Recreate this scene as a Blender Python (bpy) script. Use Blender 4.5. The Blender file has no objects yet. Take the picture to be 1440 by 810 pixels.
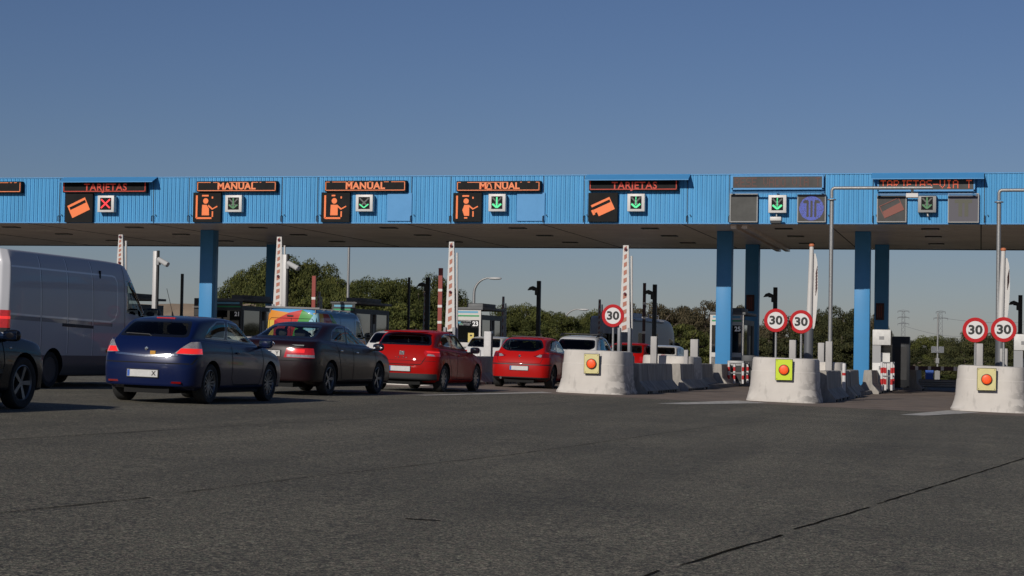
import bpy, bmesh, math, random
from mathutils import Vector, Matrix
from mathutils.bvhtree import BVHTree
R = math.radians
random.seed(7)
S = bpy.context.scene
COL = S.collection

# ------------------------------------------------------------------ camera, world, sun
CAM = dict(f=2600.0, yaw=.24876, pitch=.03133, roll=.01814, h=1.387)
def _basis():
    y, p, r = CAM['yaw'], CAM['pitch'], CAM['roll']
    F = Vector((-math.sin(y)*math.cos(p), math.cos(y)*math.cos(p), math.sin(p)))
    Rt = Vector((math.cos(y), math.sin(y), 0)); U = Rt.cross(F)
    return F, Rt*math.cos(r)+U*math.sin(r), -Rt*math.sin(r)+U*math.cos(r)
FW, RT, UP = _basis()
CP = Vector((0, 0, CAM['h']))
cam_d = bpy.data.cameras.new('camera'); cam = bpy.data.objects.new('camera', cam_d); COL.objects.link(cam)
cam_d.sensor_width = 36; cam_d.lens = CAM['f']/1440*36; cam_d.clip_start = .1; cam_d.clip_end = 8000
m = Matrix((RT, UP, -FW)).transposed().to_4x4(); m.translation = CP; cam.matrix_world = m
S.camera = cam
SUNV = Vector((.26, 1.0, -.52)).normalized()        # direction the light travels
w = bpy.data.worlds.new('World'); S.world = w; w.use_nodes = True
nt = w.node_tree; bg = nt.nodes['Background']
sky = nt.nodes.new('ShaderNodeTexSky'); sky.sky_type = 'NISHITA'; sky.sun_disc = False
sky.sun_elevation = math.asin(-SUNV.z); sky.sun_rotation = math.atan2(-SUNV.x, -SUNV.y)
sky.altitude = 50; sky.air_density = 1.0; sky.dust_density = .18; sky.ozone_density = 4.4
sm = nt.nodes.new('ShaderNodeMix'); sm.data_type = 'RGBA'; sm.blend_type = 'MULTIPLY'; sm.inputs[0].default_value = 1; sm.inputs[7].default_value = (.94, .93, 1.13, 1)
nt.links.new(sky.outputs[0], sm.inputs[6]); nt.links.new(sm.outputs[2], bg.inputs[0]); bg.inputs[1].default_value = .055
sl = bpy.data.lights.new('sun', 'SUN'); sl.energy = 4.7; sl.angle = R(.5); sl.color = (1, .94, .86)
so = bpy.data.objects.new('sun', sl); COL.objects.link(so)
so.rotation_euler = SUNV.to_track_quat('-Z', 'Y').to_euler(); so.location = (-10, -30, 40)
S.view_settings.view_transform = 'Standard'; S.view_settings.look = 'None'
S.view_settings.exposure = -.5; S.view_settings.gamma = 1
S.cycles.max_bounces = 6; S.cycles.transparent_max_bounces = 12

# ------------------------------------------------------------------ placement helpers (image point -> place in the world)
def gz(x, y): return .292-.0206*x-.00645*y
GN = Vector((.0206, .00645, 1)).normalized()
def ray(px, py): return FW + RT*((px-720)/CAM['f']) - UP*((py-405)/CAM['f'])
def on_y(px, py, Y): d = ray(px, py); return CP + d*(Y/d.y)
def on_x(px, py, X): d = ray(px, py); return CP + d*(X/d.x)
def on_g(px, py):
    d = ray(px, py); t = (.292-CP.z)/(d.z+.0206*d.x+.00645*d.y); return CP + d*t

# ------------------------------------------------------------------ materials
MATS = {}
def mat(name, col, rough=.6, metal=0, emis=None, es=0, var=0, vscale=3, bump=0, bscale=40, spec=.5, coat=0, streak=0, two=None):
    if name in MATS: return MATS[name]
    m = bpy.data.materials.new(name); m.use_nodes = True; n = m.node_tree; b = n.nodes['Principled BSDF']
    b.inputs['Base Color'].default_value = (*col, 1); b.inputs['Roughness'].default_value = rough
    b.inputs['Metallic'].default_value = metal; b.inputs['Specular IOR Level'].default_value = spec
    b.inputs['Coat Weight'].default_value = coat; b.inputs['Coat Roughness'].default_value = .03
    if emis: b.inputs['Emission Color'].default_value = (*emis, 1); b.inputs['Emission Strength'].default_value = es
    if var or bump:
        tc = n.nodes.new('ShaderNodeTexCoord')
    if var:
        mp = n.nodes.new('ShaderNodeMapping'); n.links.new(tc.outputs['Object'], mp.inputs[0])
        if streak: mp.inputs['Scale'].default_value = (1, 1, streak)
        t = n.nodes.new('ShaderNodeTexNoise'); t.inputs['Scale'].default_value = vscale; t.inputs['Detail'].default_value = 6
        t.inputs['Roughness'].default_value = .65
        n.links.new(mp.outputs[0], t.inputs['Vector'])
        r = n.nodes.new('ShaderNodeMapRange'); r.inputs[1].default_value = .3; r.inputs[2].default_value = .7
        r.inputs[3].default_value = 1-var; r.inputs[4].default_value = 1+var
        n.links.new(t.outputs[0], r.inputs[0])
        x = n.nodes.new('ShaderNodeMix'); x.data_type = 'RGBA'; x.blend_type = 'MULTIPLY'; x.inputs[0].default_value = 1
        x.inputs[6].default_value = (*col, 1); n.links.new(r.outputs[0], x.inputs[7]); n.links.new(x.outputs[2], b.inputs['Base Color'])
        rr = n.nodes.new('ShaderNodeMapRange'); rr.inputs[3].default_value = min(1, rough+.12); rr.inputs[4].default_value = max(.02, rough-.08)
        if rough > .2: n.links.new(t.outputs[0], rr.inputs[0]); n.links.new(rr.outputs[0], b.inputs['Roughness'])
    if bump:
        t2 = n.nodes.new('ShaderNodeTexNoise'); t2.inputs['Scale'].default_value = bscale; t2.inputs['Detail'].default_value = 4
        n.links.new(tc.outputs['Object'], t2.inputs['Vector'])
        bp = n.nodes.new('ShaderNodeBump'); bp.inputs['Strength'].default_value = bump; bp.inputs['Distance'].default_value = .02
        n.links.new(t2.outputs[0], bp.inputs['Height']); n.links.new(bp.outputs[0], b.inputs['Normal'])
    MATS[name] = m; return m
def paint(name, col, metal=.3, rough=.32, coat=.24, spec=.15):
    m = mat(name, col, rough, metal, spec=spec, coat=coat)
    n = m.node_tree; b = n.nodes['Principled BSDF']; out = n.nodes['Material Output']
    if 'bf' in n.nodes: return m
    geo = n.nodes.new('ShaderNodeNewGeometry'); geo.name = 'bf'; mx = n.nodes.new('ShaderNodeMixShader'); d = n.nodes.new('ShaderNodeBsdfDiffuse')
    d.inputs[0].default_value = (.012, .012, .013, 1)
    # fine road dust settles low on the bodywork
    tc = n.nodes.new('ShaderNodeTexCoord'); t = n.nodes.new('ShaderNodeTexNoise'); t.inputs['Scale'].default_value = 5; t.inputs['Detail'].default_value = 8
    sp = n.nodes.new('ShaderNodeSeparateXYZ'); n.links.new(tc.outputs['Object'], sp.inputs[0]); n.links.new(tc.outputs['Object'], t.inputs['Vector'])
    mr = n.nodes.new('ShaderNodeMapRange'); mr.inputs[1].default_value = .7; mr.inputs[2].default_value = .15; mr.inputs[3].default_value = .0; mr.inputs[4].default_value = .15
    n.links.new(sp.outputs[2], mr.inputs[0]); mm = n.nodes.new('ShaderNodeMath'); mm.operation = 'MULTIPLY'; n.links.new(mr.outputs[0], mm.inputs[0]); n.links.new(t.outputs[0], mm.inputs[1])
    dm = n.nodes.new('ShaderNodeMix'); dm.data_type = 'RGBA'; dm.inputs[6].default_value = (*col, 1); dm.inputs[7].default_value = (.035, .031, .027, 1)
    n.links.new(mm.outputs[0], dm.inputs[0]); n.links.new(dm.outputs[2], b.inputs['Base Color'])
    n.links.new(geo.outputs['Backfacing'], mx.inputs[0]); n.links.new(b.outputs[0], mx.inputs[1]); n.links.new(d.outputs[0], mx.inputs[2])
    n.links.new(mx.outputs[0], out.inputs[0]); return m
def glass(name, tint, gloss=.06):
    if name in MATS: return MATS[name]
    m = bpy.data.materials.new(name); m.use_nodes = True; n = m.node_tree; n.nodes.remove(n.nodes['Principled BSDF'])
    t = n.nodes.new('ShaderNodeBsdfTransparent'); t.inputs[0].default_value = (*tint, 1)
    g = n.nodes.new('ShaderNodeBsdfGlossy'); g.inputs['Roughness'].default_value = .03
    f = n.nodes.new('ShaderNodeFresnel'); ge = n.nodes.new('ShaderNodeNewGeometry'); io = n.nodes.new('ShaderNodeMapRange'); io.inputs[3].default_value = 1.45; io.inputs[4].default_value = 1/1.45; n.links.new(ge.outputs['Backfacing'], io.inputs[0]); n.links.new(io.outputs[0], f.inputs[0]); mx = n.nodes.new('ShaderNodeMixShader')
    n.links.new(f.outputs[0], mx.inputs[0]); n.links.new(t.outputs[0], mx.inputs[1]); n.links.new(g.outputs[0], mx.inputs[2])
    n.links.new(mx.outputs[0], n.nodes['Material Output'].inputs[0]); MATS[name] = m; return m

BLACK = mat('black_plastic', (.012, .012, .013), .55, var=.2, vscale=8)
RUBBER = mat('tyre_rubber', (.018, .018, .018), .85, bump=.3, bscale=60, var=.3, vscale=12)
ALLOY = mat('alloy_rim', (.16, .165, .175), .38, .8, var=.2, vscale=10)
CHROME = mat('chrome_trim', (.6, .6, .6), .12, 1)
GAP = mat('panel_gap', (.004, .004, .004), .9)
FRIT = mat('black_glass_edge', (.006, .006, .007), .08, coat=1)
GLASS = glass('tinted_glass', (.50, .55, .53))
PRIV = glass('privacy_glass', (.07, .08, .085))
CLEAR = glass('clear_glass', (.72, .78, .76))
SEATM = mat('dark_seat_fabric', (.03, .03, .033), .9, bump=.3, bscale=80)
REDLAMP = mat('red_lamp_plastic', (.35, .008, .01), .12, emis=(1, .03, .02), es=.16, coat=1, var=.25, vscale=18)
REDLIT = mat('lit_red_lamp', (.5, .01, .01), .12, emis=(1, .04, .03), es=.8, coat=1)
REDOFF = mat('unlit_red_lamp', (.14, .003, .003), .12, coat=1, emis=(1, .02, .02), es=.03)
LAMPCLEAR = mat('clear_lamp_plastic', (.35, .33, .33), .12, .3, coat=1, var=.3, vscale=25)
AMBER = mat('amber_lamp_plastic', (.5, .16, .02), .2, coat=1)
PLATE = mat('plate_white', (.55, .54, .52), .4, var=.1, vscale=15)
PLATEBLUE = mat('plate_blue', (.03, .1, .4), .4)
INK = mat('black_ink', (.01, .01, .01), .6)

# ------------------------------------------------------------------ objects
def thing(name, label, cat, loc=(0, 0, 0), rz=0, group=None, tilt=False):
    o = bpy.data.objects.new(name, None); COL.objects.link(o); o.empty_display_size = .3
    M = Matrix.Rotation(rz, 4, 'Z')
    if tilt: M = Vector((0, 0, 1)).rotation_difference(GN).to_matrix().to_4x4() @ M
    M.translation = Vector(loc); o.matrix_world = M
    o['label'] = label; o['category'] = cat
    if group: o['group'] = group
    return o
def tag(o, label, cat, group=None):
    o['label'] = label; o['category'] = cat
    if group: o['group'] = group
    return o
class MB:
    def __init__(s): s.v = []; s.f = []; s.m = []
    def add(s, vs, fs, mi=0):
        n = len(s.v); s.v += [tuple(v) for v in vs]; s.f += [tuple(i+n for i in f) for f in fs]; s.m += [mi]*len(fs); return s
    def box(s, a, b, mi=0, bev=0):
        (x0, y0, z0), (x1, y1, z1) = a, b
        if bev:   # chamfered box
            g = [(x0, x0+bev, x1-bev, x1), (y0, y0+bev, y1-bev, y1), (z0, z0+bev, z1-bev, z1)]
            bm = bmesh.new(); bmesh.ops.create_cube(bm, size=1)
            for v in bm.verts: v.co = Vector(((x0+x1)/2+v.co.x*(x1-x0), (y0+y1)/2+v.co.y*(y1-y0), (z0+z1)/2+v.co.z*(z1-z0)))
            bmesh.ops.bevel(bm, geom=bm.edges[:], offset=bev, segments=2, affect='EDGES', profile=.5)
            return s.addbm(bm, mi)
        vs = [(x0, y0, z0), (x1, y0, z0), (x1, y1, z0), (x0, y1, z0), (x0, y0, z1), (x1, y0, z1), (x1, y1, z1), (x0, y1, z1)]
        return s.add(vs, [(0, 3, 2, 1), (4, 5, 6, 7), (0, 1, 5, 4), (1, 2, 6, 5), (2, 3, 7, 6), (3, 0, 4, 7)], mi)
    def addbm(s, bm, mi=None):
        bm.verts.ensure_lookup_table()
        n = len(s.v); s.v += [tuple(v.co) for v in bm.verts]
        for i, v in enumerate(bm.verts): v.index = i
        for f in bm.faces: s.f.append(tuple(v.index+n for v in f.verts)); s.m.append(f.material_index if mi is None else mi)
        bm.free(); return s
    def tube(s, pts, r, n=8, mi=0, caps=True, r2=None):
        pts = [Vector(p) for p in pts]; k = len(pts); rings = []
        for i, p in enumerate(pts):
            d = ((pts[min(i+1, k-1)]-p).normalized()+(p-pts[max(i-1, 0)]).normalized())
            d = d.normalized() if d.length > 1e-6 else Vector((0, 0, 1))
            a = d.orthogonal().normalized() if i == 0 else (a-d*a.dot(d)).normalized()
            b = d.cross(a); rr = r if r2 is None else r+(r2-r)*i/(k-1)
            rings.append([p+(a*math.cos(2*math.pi*j/n+.4)+b*math.sin(2*math.pi*j/n+.4))*rr for j in range(n)])
        vs = [v for q in rings for v in q]; fs = []
        for i in range(k-1):
            for j in range(n): fs.append((i*n+j, i*n+(j+1) % n, (i+1)*n+(j+1) % n, (i+1)*n+j))
        if caps: fs += [tuple(range(n-1, -1, -1)), tuple((k-1)*n+j for j in range(n))]
        return s.add(vs, fs, mi)
    def prism(s, poly, f0, f1, mi=0):    # poly: 2D points counter-clockwise; f0, f1 map a 2D point to the two ends
        n = len(poly); vs = [f0(p) for p in poly]+[f1(p) for p in poly]
        fs = [tuple(range(n)), tuple(range(2*n-1, n-1, -1))]+[(i, n+i, n+(i+1) % n, (i+1) % n) for i in range(n)]
        return s.add(vs, fs, mi)
    def lathe(s, prof, n=32, mi=0, axis='x', c=(0, 0, 0), mis=None):   # prof: (radius, along) pairs
        vs = []; fs = []; ms = []
        for (r, h) in prof:
            for j in range(n):
                a = 2*math.pi*j/n; u, v = r*math.cos(a), r*math.sin(a)
                p = {'x': (h, u, v), 'y': (u, h, v), 'z': (u, v, h)}[axis]
                vs.append((p[0]+c[0], p[1]+c[1], p[2]+c[2]))
        b = len(s.v)
        for i in range(len(prof)-1):
            for j in range(n): fs.append((i*n+j, i*n+(j+1) % n, (i+1)*n+(j+1) % n, (i+1)*n+j)); ms.append(mis[i] if mis else mi)
        s.v += vs; s.f += [tuple(i+b for i in f) for f in fs]; s.m += ms; return s
    def blob(s, c, d, e=2.6, mi=0, n=14):   # superellipsoid
        vs = []; fs = []
        sg = lambda x, p: math.copysign(abs(x)**p, x); p = 2/e
        for i in range(n+1):
            ph = -math.pi/2+math.pi*i/n
            for j in range(2*n):
                th = math.pi*j/n
                vs.append((c[0]+d[0]/2*sg(math.cos(ph), p)*sg(math.cos(th), p), c[1]+d[1]/2*sg(math.cos(ph), p)*sg(math.sin(th), p), c[2]+d[2]/2*sg(math.sin(ph), p)))
        for i in range(n):
            for j in range(2*n): fs.append((i*2*n+j, i*2*n+(j+1) % (2*n), (i+1)*2*n+(j+1) % (2*n), (i+1)*2*n+j))
        return s.add(vs, fs, mi)
    def build(s, name, mats, parent=None, smooth=None, fix=True):
        me = bpy.data.meshes.new(name); me.from_pydata(s.v, [], s.f)
        if not isinstance(mats, (list, tuple)): mats = [mats]
        for q in mats: me.materials.append(q)
        me.polygons.foreach_set('material_index', s.m)
        if fix:
            bm = bmesh.new(); bm.from_mesh(me); bmesh.ops.remove_doubles(bm, verts=bm.verts, dist=1e-5)
            bmesh.ops.recalc_face_normals(bm, faces=bm.faces); bm.to_mesh(me); bm.free()
        if smooth is not None:
            me.polygons.foreach_set('use_smooth', [True]*len(me.polygons)); me.set_sharp_from_angle(angle=R(smooth))
        o = bpy.data.objects.new(name, me); COL.objects.link(o)
        if parent is not None: o.parent = parent
        return o
def text(name, s, size, m, parent, loc, rot=(R(90), 0, 0), depth=.004, bold=0, sx=1, align='CENTER', spacing=1):
    c = bpy.data.curves.new(name, 'FONT'); c.body = s; c.size = size; c.extrude = depth; c.offset = bold
    c.align_x = align; c.align_y = 'CENTER'; c.space_character = spacing; c.resolution_u = 3
    t = bpy.data.objects.new(name+'_c', c); COL.objects.link(t); bpy.context.view_layer.update()
    me = bpy.data.meshes.new_from_object(t.evaluated_get(bpy.context.evaluated_depsgraph_get())); me.name = name
    bpy.data.objects.remove(t); bpy.data.curves.remove(c)
    me.materials.clear(); me.materials.append(m)
    o = bpy.data.objects.new(name, me); COL.objects.link(o); o.parent = parent
    o.location = loc; o.rotation_euler = rot; o.scale = (sx, 1, 1); return o
def copy_tree(o, parent=None):
    c = o.copy(); COL.objects.link(c)
    if parent is not None: c.parent = parent
    for ch in o.children: copy_tree(ch, c)
    return c
def place(o, x, y, rz=0, z=None, tilt=False):
    M = Matrix.Rotation(rz, 4, 'Z')
    if tilt: M = Vector((0, 0, 1)).rotation_difference(GN).to_matrix().to_4x4() @ M
    M.translation = Vector((x, y, gz(x, y) if z is None else z)); o.matrix_world = M
# ================================================================== ground
def sheet(name, poly, m, dz, kind='structure', nx=1):
    b = MB(); b.add([(x, y, gz(x, y)+dz) for x, y in poly], [tuple(range(len(poly)))])
    o = b.build(name, m); o['kind'] = kind; return o
def asphalt_mat():
    m = mat('asphalt', (.05, .049, .046), .88)
    n = m.node_tree; b = n.nodes['Principled BSDF']; L = n.links.new
    tc = n.nodes.new('ShaderNodeTexCoord')
    def noise(sc, det=3, sy=1, sx=1, rough=.6):
        mp = n.nodes.new('ShaderNodeMapping'); mp.inputs['Scale'].default_value = (sx, sy, 1); L(tc.outputs['Object'], mp.inputs[0])
        t = n.nodes.new('ShaderNodeTexNoise'); t.inputs['Scale'].default_value = sc; t.inputs['Detail'].default_value = det; t.inputs['Roughness'].default_value = rough
        L(mp.outputs[0], t.inputs['Vector']); return t.outputs[0]
    def rng(x, a, b_, lo, hi):
        r = n.nodes.new('ShaderNodeMapRange'); r.inputs[1].default_value = a; r.inputs[2].default_value = b_; r.inputs[3].default_value = lo; r.inputs[4].default_value = hi
        L(x, r.inputs[0]); return r.outputs[0]
    def mul(a, b_):
        q = n.nodes.new('ShaderNodeMath'); q.operation = 'MULTIPLY'; L(a, q.inputs[0]); L(b_, q.inputs[1]); return q.outputs[0]
    v = rng(noise(75, 3), .40, .60, .12, 1.9)                 # chippings
    v = mul(v, rng(noise(28, 3), .38, .62, .45, 1.55))
    v = mul(v, rng(noise(190, 2), .35, .65, .55, 1.45))
    v = mul(v, rng(noise(6, 5), .35, .65, .86, 1.14))
    v = mul(v, rng(noise(.35, 4), .3, .7, .82, 1.16))
    v = mul(v, rng(noise(.9, 5, .06), .35, .65, .80, 1.14))     # worn bands along the lanes
    v = mul(v, rng(noise(2.2, 3, .5, .08), .35, .7, .93, 1.08))
    cr = n.nodes.new('ShaderNodeMix'); cr.data_type = 'RGBA'; cr.blend_type = 'MULTIPLY'; cr.inputs[0].default_value = 1
    hue = n.nodes.new('ShaderNodeMix'); hue.data_type = 'RGBA'; hue.inputs[6].default_value = (.100, .098, .067, 1); hue.inputs[7].default_value = (.116, .096, .070, 1)
    L(rng(noise(33, 3), .4, .6, 0, 1), hue.inputs[0]); L(hue.outputs[2], cr.inputs[6]); L(v, cr.inputs[7]); L(cr.outputs[2], b.inputs['Base Color'])
    bp = n.nodes.new('ShaderNodeBump'); bp.inputs['Strength'].default_value = .7; bp.inputs['Distance'].default_value = .010
    L(noise(110, 3), bp.inputs['Height']); L(bp.outputs[0], b.inputs['Normal']); return m
ASPH = asphalt_mat()
DRYG = mat('dry_grass', (.10, .085, .045), .95, var=.45, vscale=.6, bump=.5, bscale=8)
SLAB = mat('worn_lane_concrete', (.165, .127, .098), .9, var=.30, vscale=1.1, bump=.25, bscale=60)
CONC = mat('concrete', (.40, .37, .335), .85, var=.14, vscale=2.5, bump=.3, bscale=30)
CONCD = mat('weathered_concrete', (.27, .255, .235), .88, var=.25, vscale=3, bump=.3, bscale=30, streak=.25)
KERB = mat('kerb_concrete', (.24, .22, .20), .9, var=.3, vscale=4, bump=.3, bscale=25)
WPAINT = mat('worn_white_paint', (.40, .38, .34), .8, var=.5, vscale=6)
TAR = mat('tar_crack', (.020, .018, .015), 1.0, var=.4, vscale=3, spec=0)
sheet('ground', [(-2500, -300), (2500, -300), (2500, 4000), (-2500, 4000)], DRYG, -.012)
sheet('road', [(-95, -60), (60, -60), (60, 88), (-20, 96), (-95, 120)], ASPH, 0)
sheet('lane_pavement', [(-48, 45.2), (-30, 45.0), (-10, 44.4), (12, 43.4), (12, 86), (-48, 92)], SLAB, .004)
def strip(pts, wd, m, dz=.005, name='road_crack', jit=0):
    b = MB(); P = []
    for i in range(len(pts)-1):
        a, c = Vector(pts[i]), Vector(pts[i+1]); k = max(1, int((c-a).length/.25)) if jit else 1
        for j in range(k): P.append(a.lerp(c, j/k))
    P.append(Vector(pts[-1])); L = []
    for i, p in enumerate(P):
        d = (P[min(i+1, len(P)-1)]-P[max(i-1, 0)]).normalized(); nn = Vector((-d.y, d.x)); q = p+nn*random.uniform(-jit, jit)
        ww = wd*random.uniform(.35, 1.1) if jit else wd
        for s in (-1, 1): v = q+nn*ww/2*s; L.append((v.x, v.y, gz(v.x, v.y)+dz))
    b.add(L, [(2*i, 2*i+1, 2*i+3, 2*i+2) for i in range(len(P)-1)])
    o = b.build(name, m, fix=False); o['kind'] = 'structure'; return o
def gp2(px, py): p = on_g(px, py); return (p.x, p.y)
for pl, wd in (([(0, 722), (210, 700)], .035), ([(250, 694), (455, 669), (720, 640)], .02), ([(720, 640), (1000, 600), (1080, 592)], .018),
               ([(955, 796), (1100, 753)], .035), ([(1117, 745), (1222, 714)], .026), ([(1234, 709), (1440, 645)], .03),
               ([(0, 619), (170, 609), (320, 600)], .03), ([(320, 600), (520, 588)], .018), ([(905, 812), (925, 803)], .04),
               ([(0, 590), (60, 588)], .02)):
    strip([gp2(*p) for p in pl], wd*.8, TAR, name='road_crack', jit=.007)
for pl, wd in (([(165, 692), (185, 694)], .03), ([(570, 730), (620, 733)], .05), ([(400, 667), (440, 669)], .02)):
    strip([gp2(*p) for p in pl], wd, TAR, name='road_stain', jit=.01)
# painted marks
def quadpx(pts, m=WPAINT, name='road_marking', dz=.009):
    b = MB(); b.add([(p[0], p[1], gz(*p)+dz) for p in pts], [tuple(range(len(pts)))]); o = b.build(name, m); o['kind'] = 'structure'; return o
for a, c in (((-12.3, 37.6), (-10.6, 46.4)), ):
    quadpx([(-11.75, 38.0), (-11.55, 38.0), (-10.45, 45.6), (-10.9, 46.2)])
quadpx([(-6.9, 40.2), (-6.3, 40.6), (-5.0, 45.2), (-5.9, 46.4)])
quadpx([(-1.65, 40.2), (-1.15, 40.4), (0.0, 45.4), (-.75, 46.2)])
quadpx([(-17.0, 38.0), (-16.8, 38.0), (-15.7, 45.4), (-16.1, 46)])
quadpx([(-22.2, 38.0), (-22.0, 38.0), (-20.9, 45.4), (-21.3, 46)])

# ================================================================== toll islands
ISL = {20: -35.9, 21: -30.75, 22: -25.45, 23: -20.2, 24: -15.05, 25: -9.85, 26: -4.75, 27: .35}
def slab(b, x0, x1, y0, y1, h, mi=0, drop=.1, nseg=1, nose=0):
    pts = []
    if nose:
        for i in range(9): a = math.pi+math.pi*i/8; pts.append(((x0+x1)/2+(x1-x0)/2*math.cos(a), y0+nose+nose*math.sin(a)))
        pts += [(x1, y1), (x0, y1)]
    else: pts = [(x0, y0), (x1, y0), (x1, y1), (x0, y1)]
    b.prism(pts, lambda p: (p[0], p[1], gz(*p)-drop), lambda p: (p[0], p[1], gz(*p)+h), mi)
for n, X in ISL.items():
    b = MB(); slab(b, X-.95, X+(1.08 if n in (25, 26) else .93), 61.4 if n in (25, 26) else 49.3, 86, .13, 0, .05, nose=.9)
    o = b.build('traffic_island', KERB); tag(o, f'raised concrete island running under the canopy, {"with the head block in the photo centre" if n==25 else "carrying booth number %d"%n if n in (21,23,25) else "between the booth islands"}', 'traffic island', 'toll islands')
ISLAB = {20: 'concrete island beyond the white van, farthest left under the canopy', 21: 'concrete island carrying booth 21 beside the left blue column',
         22: 'concrete island under the booth behind the colourful van', 23: 'concrete island carrying booth 23', 24: 'concrete island between the left red car and booth 23',
         25: 'concrete island carrying booth 25 and its blue column', 26: 'concrete island behind the block with two 30 signs and a lime panel', 27: 'concrete island behind the rightmost rounded block'}
for o in [q for q in COL.objects if q.name.startswith('traffic_island')]:
    n = min(ISL, key=lambda k: abs(ISL[k]-sum(v.co.x for v in o.data.vertices)/len(o.data.vertices))); o['label'] = ISLAB[n]

# rounded island-head blocks: horseshoe plan, splayed foot
def head_block(X, Y, label, wd=1.68, L=2.2, h=1.12, seed=1, m=None, group='rounded concrete blocks at the island heads'):
    t = thing('concrete_block', label, 'concrete block', (X, Y, gz(X, Y)), 0, group, tilt=True)
    prof = [(1.11, -.05), (1.105, .05), (1.07, .12), (1.03, .27), (1.02, .34), (1.0, .39), (.985, .77), (.972, .785), (.955, 1.07), (.935, 1.12), (.86, 1.135)]
    b = MB(); N = 40; rr = random.Random(seed)
    def ring(sc, z, k):
        out = []; hw = wd/2; R0 = hw*.62   # rounded corners
        pts = []
        for q, (cx, cy, a0) in enumerate(((hw-R0, R0, -90), (hw-R0, L-R0, 0), (-hw+R0, L-R0, 90), (-hw+R0, R0, 180))):
            for i in range(9): a = R(a0+90*i/8); pts.append((cx+R0*math.cos(a), cy+R0*math.sin(a)))
        for i, (x, y) in enumerate(pts):
            ox = math.copysign(1, x)*hw*(sc-1) if abs(x) > .05 else 0
            cyy = L/2; oy = (sc-1)*hw*(1 if y > cyy else -1)*.9
            j = rr.uniform(-1, 1)*(.003 if k > 2 else .022)
            out.append((x+ox*min(1, abs(x)/(hw*.5))+j, y+oy+j, z*h/1.13+rr.uniform(-.004, .004)*(k > 8)))
        return out
    rings = [ring(s_, z, k) for k, (s_, z) in enumerate(prof)]; n = len(rings[0]); vs = [v for r_ in rings for v in r_]; fs = []
    for i in range(len(rings)-1):
        for j in range(n): fs.append((i*n+j, i*n+(j+1) % n, (i+1)*n+(j+1) % n, (i+1)*n+j))
    fs.append(tuple((len(rings)-1)*n+j for j in range(n)))
    b.add(vs, fs); o = b.build('block_body', m or CONC, t, smooth=24)
    # chipped patches and black scuff marks where tyres scrape the foot
    return t
SCUFF = mat('tyre_scuff', (.10, .092, .085), .8, var=.5, vscale=5)
def block_mat():
    m = mat('block_concrete', (.46, .425, .38), .85, bump=.15, bscale=40)
    n = m.node_tree; b = n.nodes['Principled BSDF']; L = n.links.new
    tc = n.nodes.new('ShaderNodeTexCoord'); sp = n.nodes.new('ShaderNodeSeparateXYZ'); L(tc.outputs['Object'], sp.inputs[0])
    def noise(sc, det=5, s=(1, 1, 1)):
        mp = n.nodes.new('ShaderNodeMapping'); mp.inputs['Scale'].default_value = s; L(tc.outputs['Object'], mp.inputs[0])
        t = n.nodes.new('ShaderNodeTexNoise'); t.inputs['Scale'].default_value = sc; t.inputs['Detail'].default_value = det; L(mp.outputs[0], t.inputs['Vector']); return t.outputs[0]
    def rng(x, a, b_, lo=0, hi=1):
        r = n.nodes.new('ShaderNodeMapRange'); r.inputs[1].default_value = a; r.inputs[2].default_value = b_; r.inputs[3].default_value = lo; r.inputs[4].default_value = hi; L(x, r.inputs[0]); return r.outputs[0]
    def op(k, a, c):
        q = n.nodes.new('ShaderNodeMath'); q.operation = k
        L(a, q.inputs[0]) if not isinstance(a, (int, float)) else None
        if isinstance(c, (int, float)): q.inputs[1].default_value = c
        else: L(c, q.inputs[1])
        return q.outputs[0]
    base = n.nodes.new('ShaderNodeMix'); base.data_type = 'RGBA'; base.inputs[6].default_value = (.50, .465, .42, 1); base.inputs[7].default_value = (.64, .60, .545, 1)
    L(rng(noise(1.3, 6), .3, .7), base.inputs[0])
    # tyre scuffs on the right-hand flank, with a ragged edge
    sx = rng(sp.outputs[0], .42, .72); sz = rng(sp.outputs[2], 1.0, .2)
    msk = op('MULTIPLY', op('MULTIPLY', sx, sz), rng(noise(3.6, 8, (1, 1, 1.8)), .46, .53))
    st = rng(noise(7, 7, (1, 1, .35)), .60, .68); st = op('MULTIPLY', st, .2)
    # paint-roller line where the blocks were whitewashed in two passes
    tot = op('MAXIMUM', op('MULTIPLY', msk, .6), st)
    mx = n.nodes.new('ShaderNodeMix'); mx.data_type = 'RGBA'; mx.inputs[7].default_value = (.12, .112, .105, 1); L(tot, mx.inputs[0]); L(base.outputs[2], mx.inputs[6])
    L(mx.outputs[2], b.inputs['Base Color']); return m
BLK = block_mat()
head_block(ISL[25]+.06, 46.8, 'rounded pale concrete block with a pale yellow beacon panel, under the lone 30 sign', seed=1, m=BLK)
head_block(ISL[26]-.14, 47.0, 'rounded pale concrete block bearing the lime yellow beacon panel, between blue columns', seed=2, m=BLK)
head_block(ISL[27]-.12, 46.6, 'rounded pale concrete block with a pale yellow panel, the rightmost one beside the frame edge', seed=3, m=BLK)
head_block(ISL[24], 47.0, 'pale concrete block mostly hidden behind the left red hatchback', seed=4, m=BLK)
head_block(ISL[23], 47.2, 'pale concrete block hidden behind the dark sedan and the blue hatchback', seed=5, m=BLK)
def far_block(X, Y, label):
    head_block(X, Y, label, wd=1.75, L=2.6, h=1.05, seed=int(X*7), m=BLK, group='second row concrete blocks')
far_block(-9.78, 58.6, 'pale rounded concrete block behind the grey barriers, left of booth 25')
far_block(-4.95, 57.0, 'pale rounded concrete block behind the barriers, left of the right-hand blue column')

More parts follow.
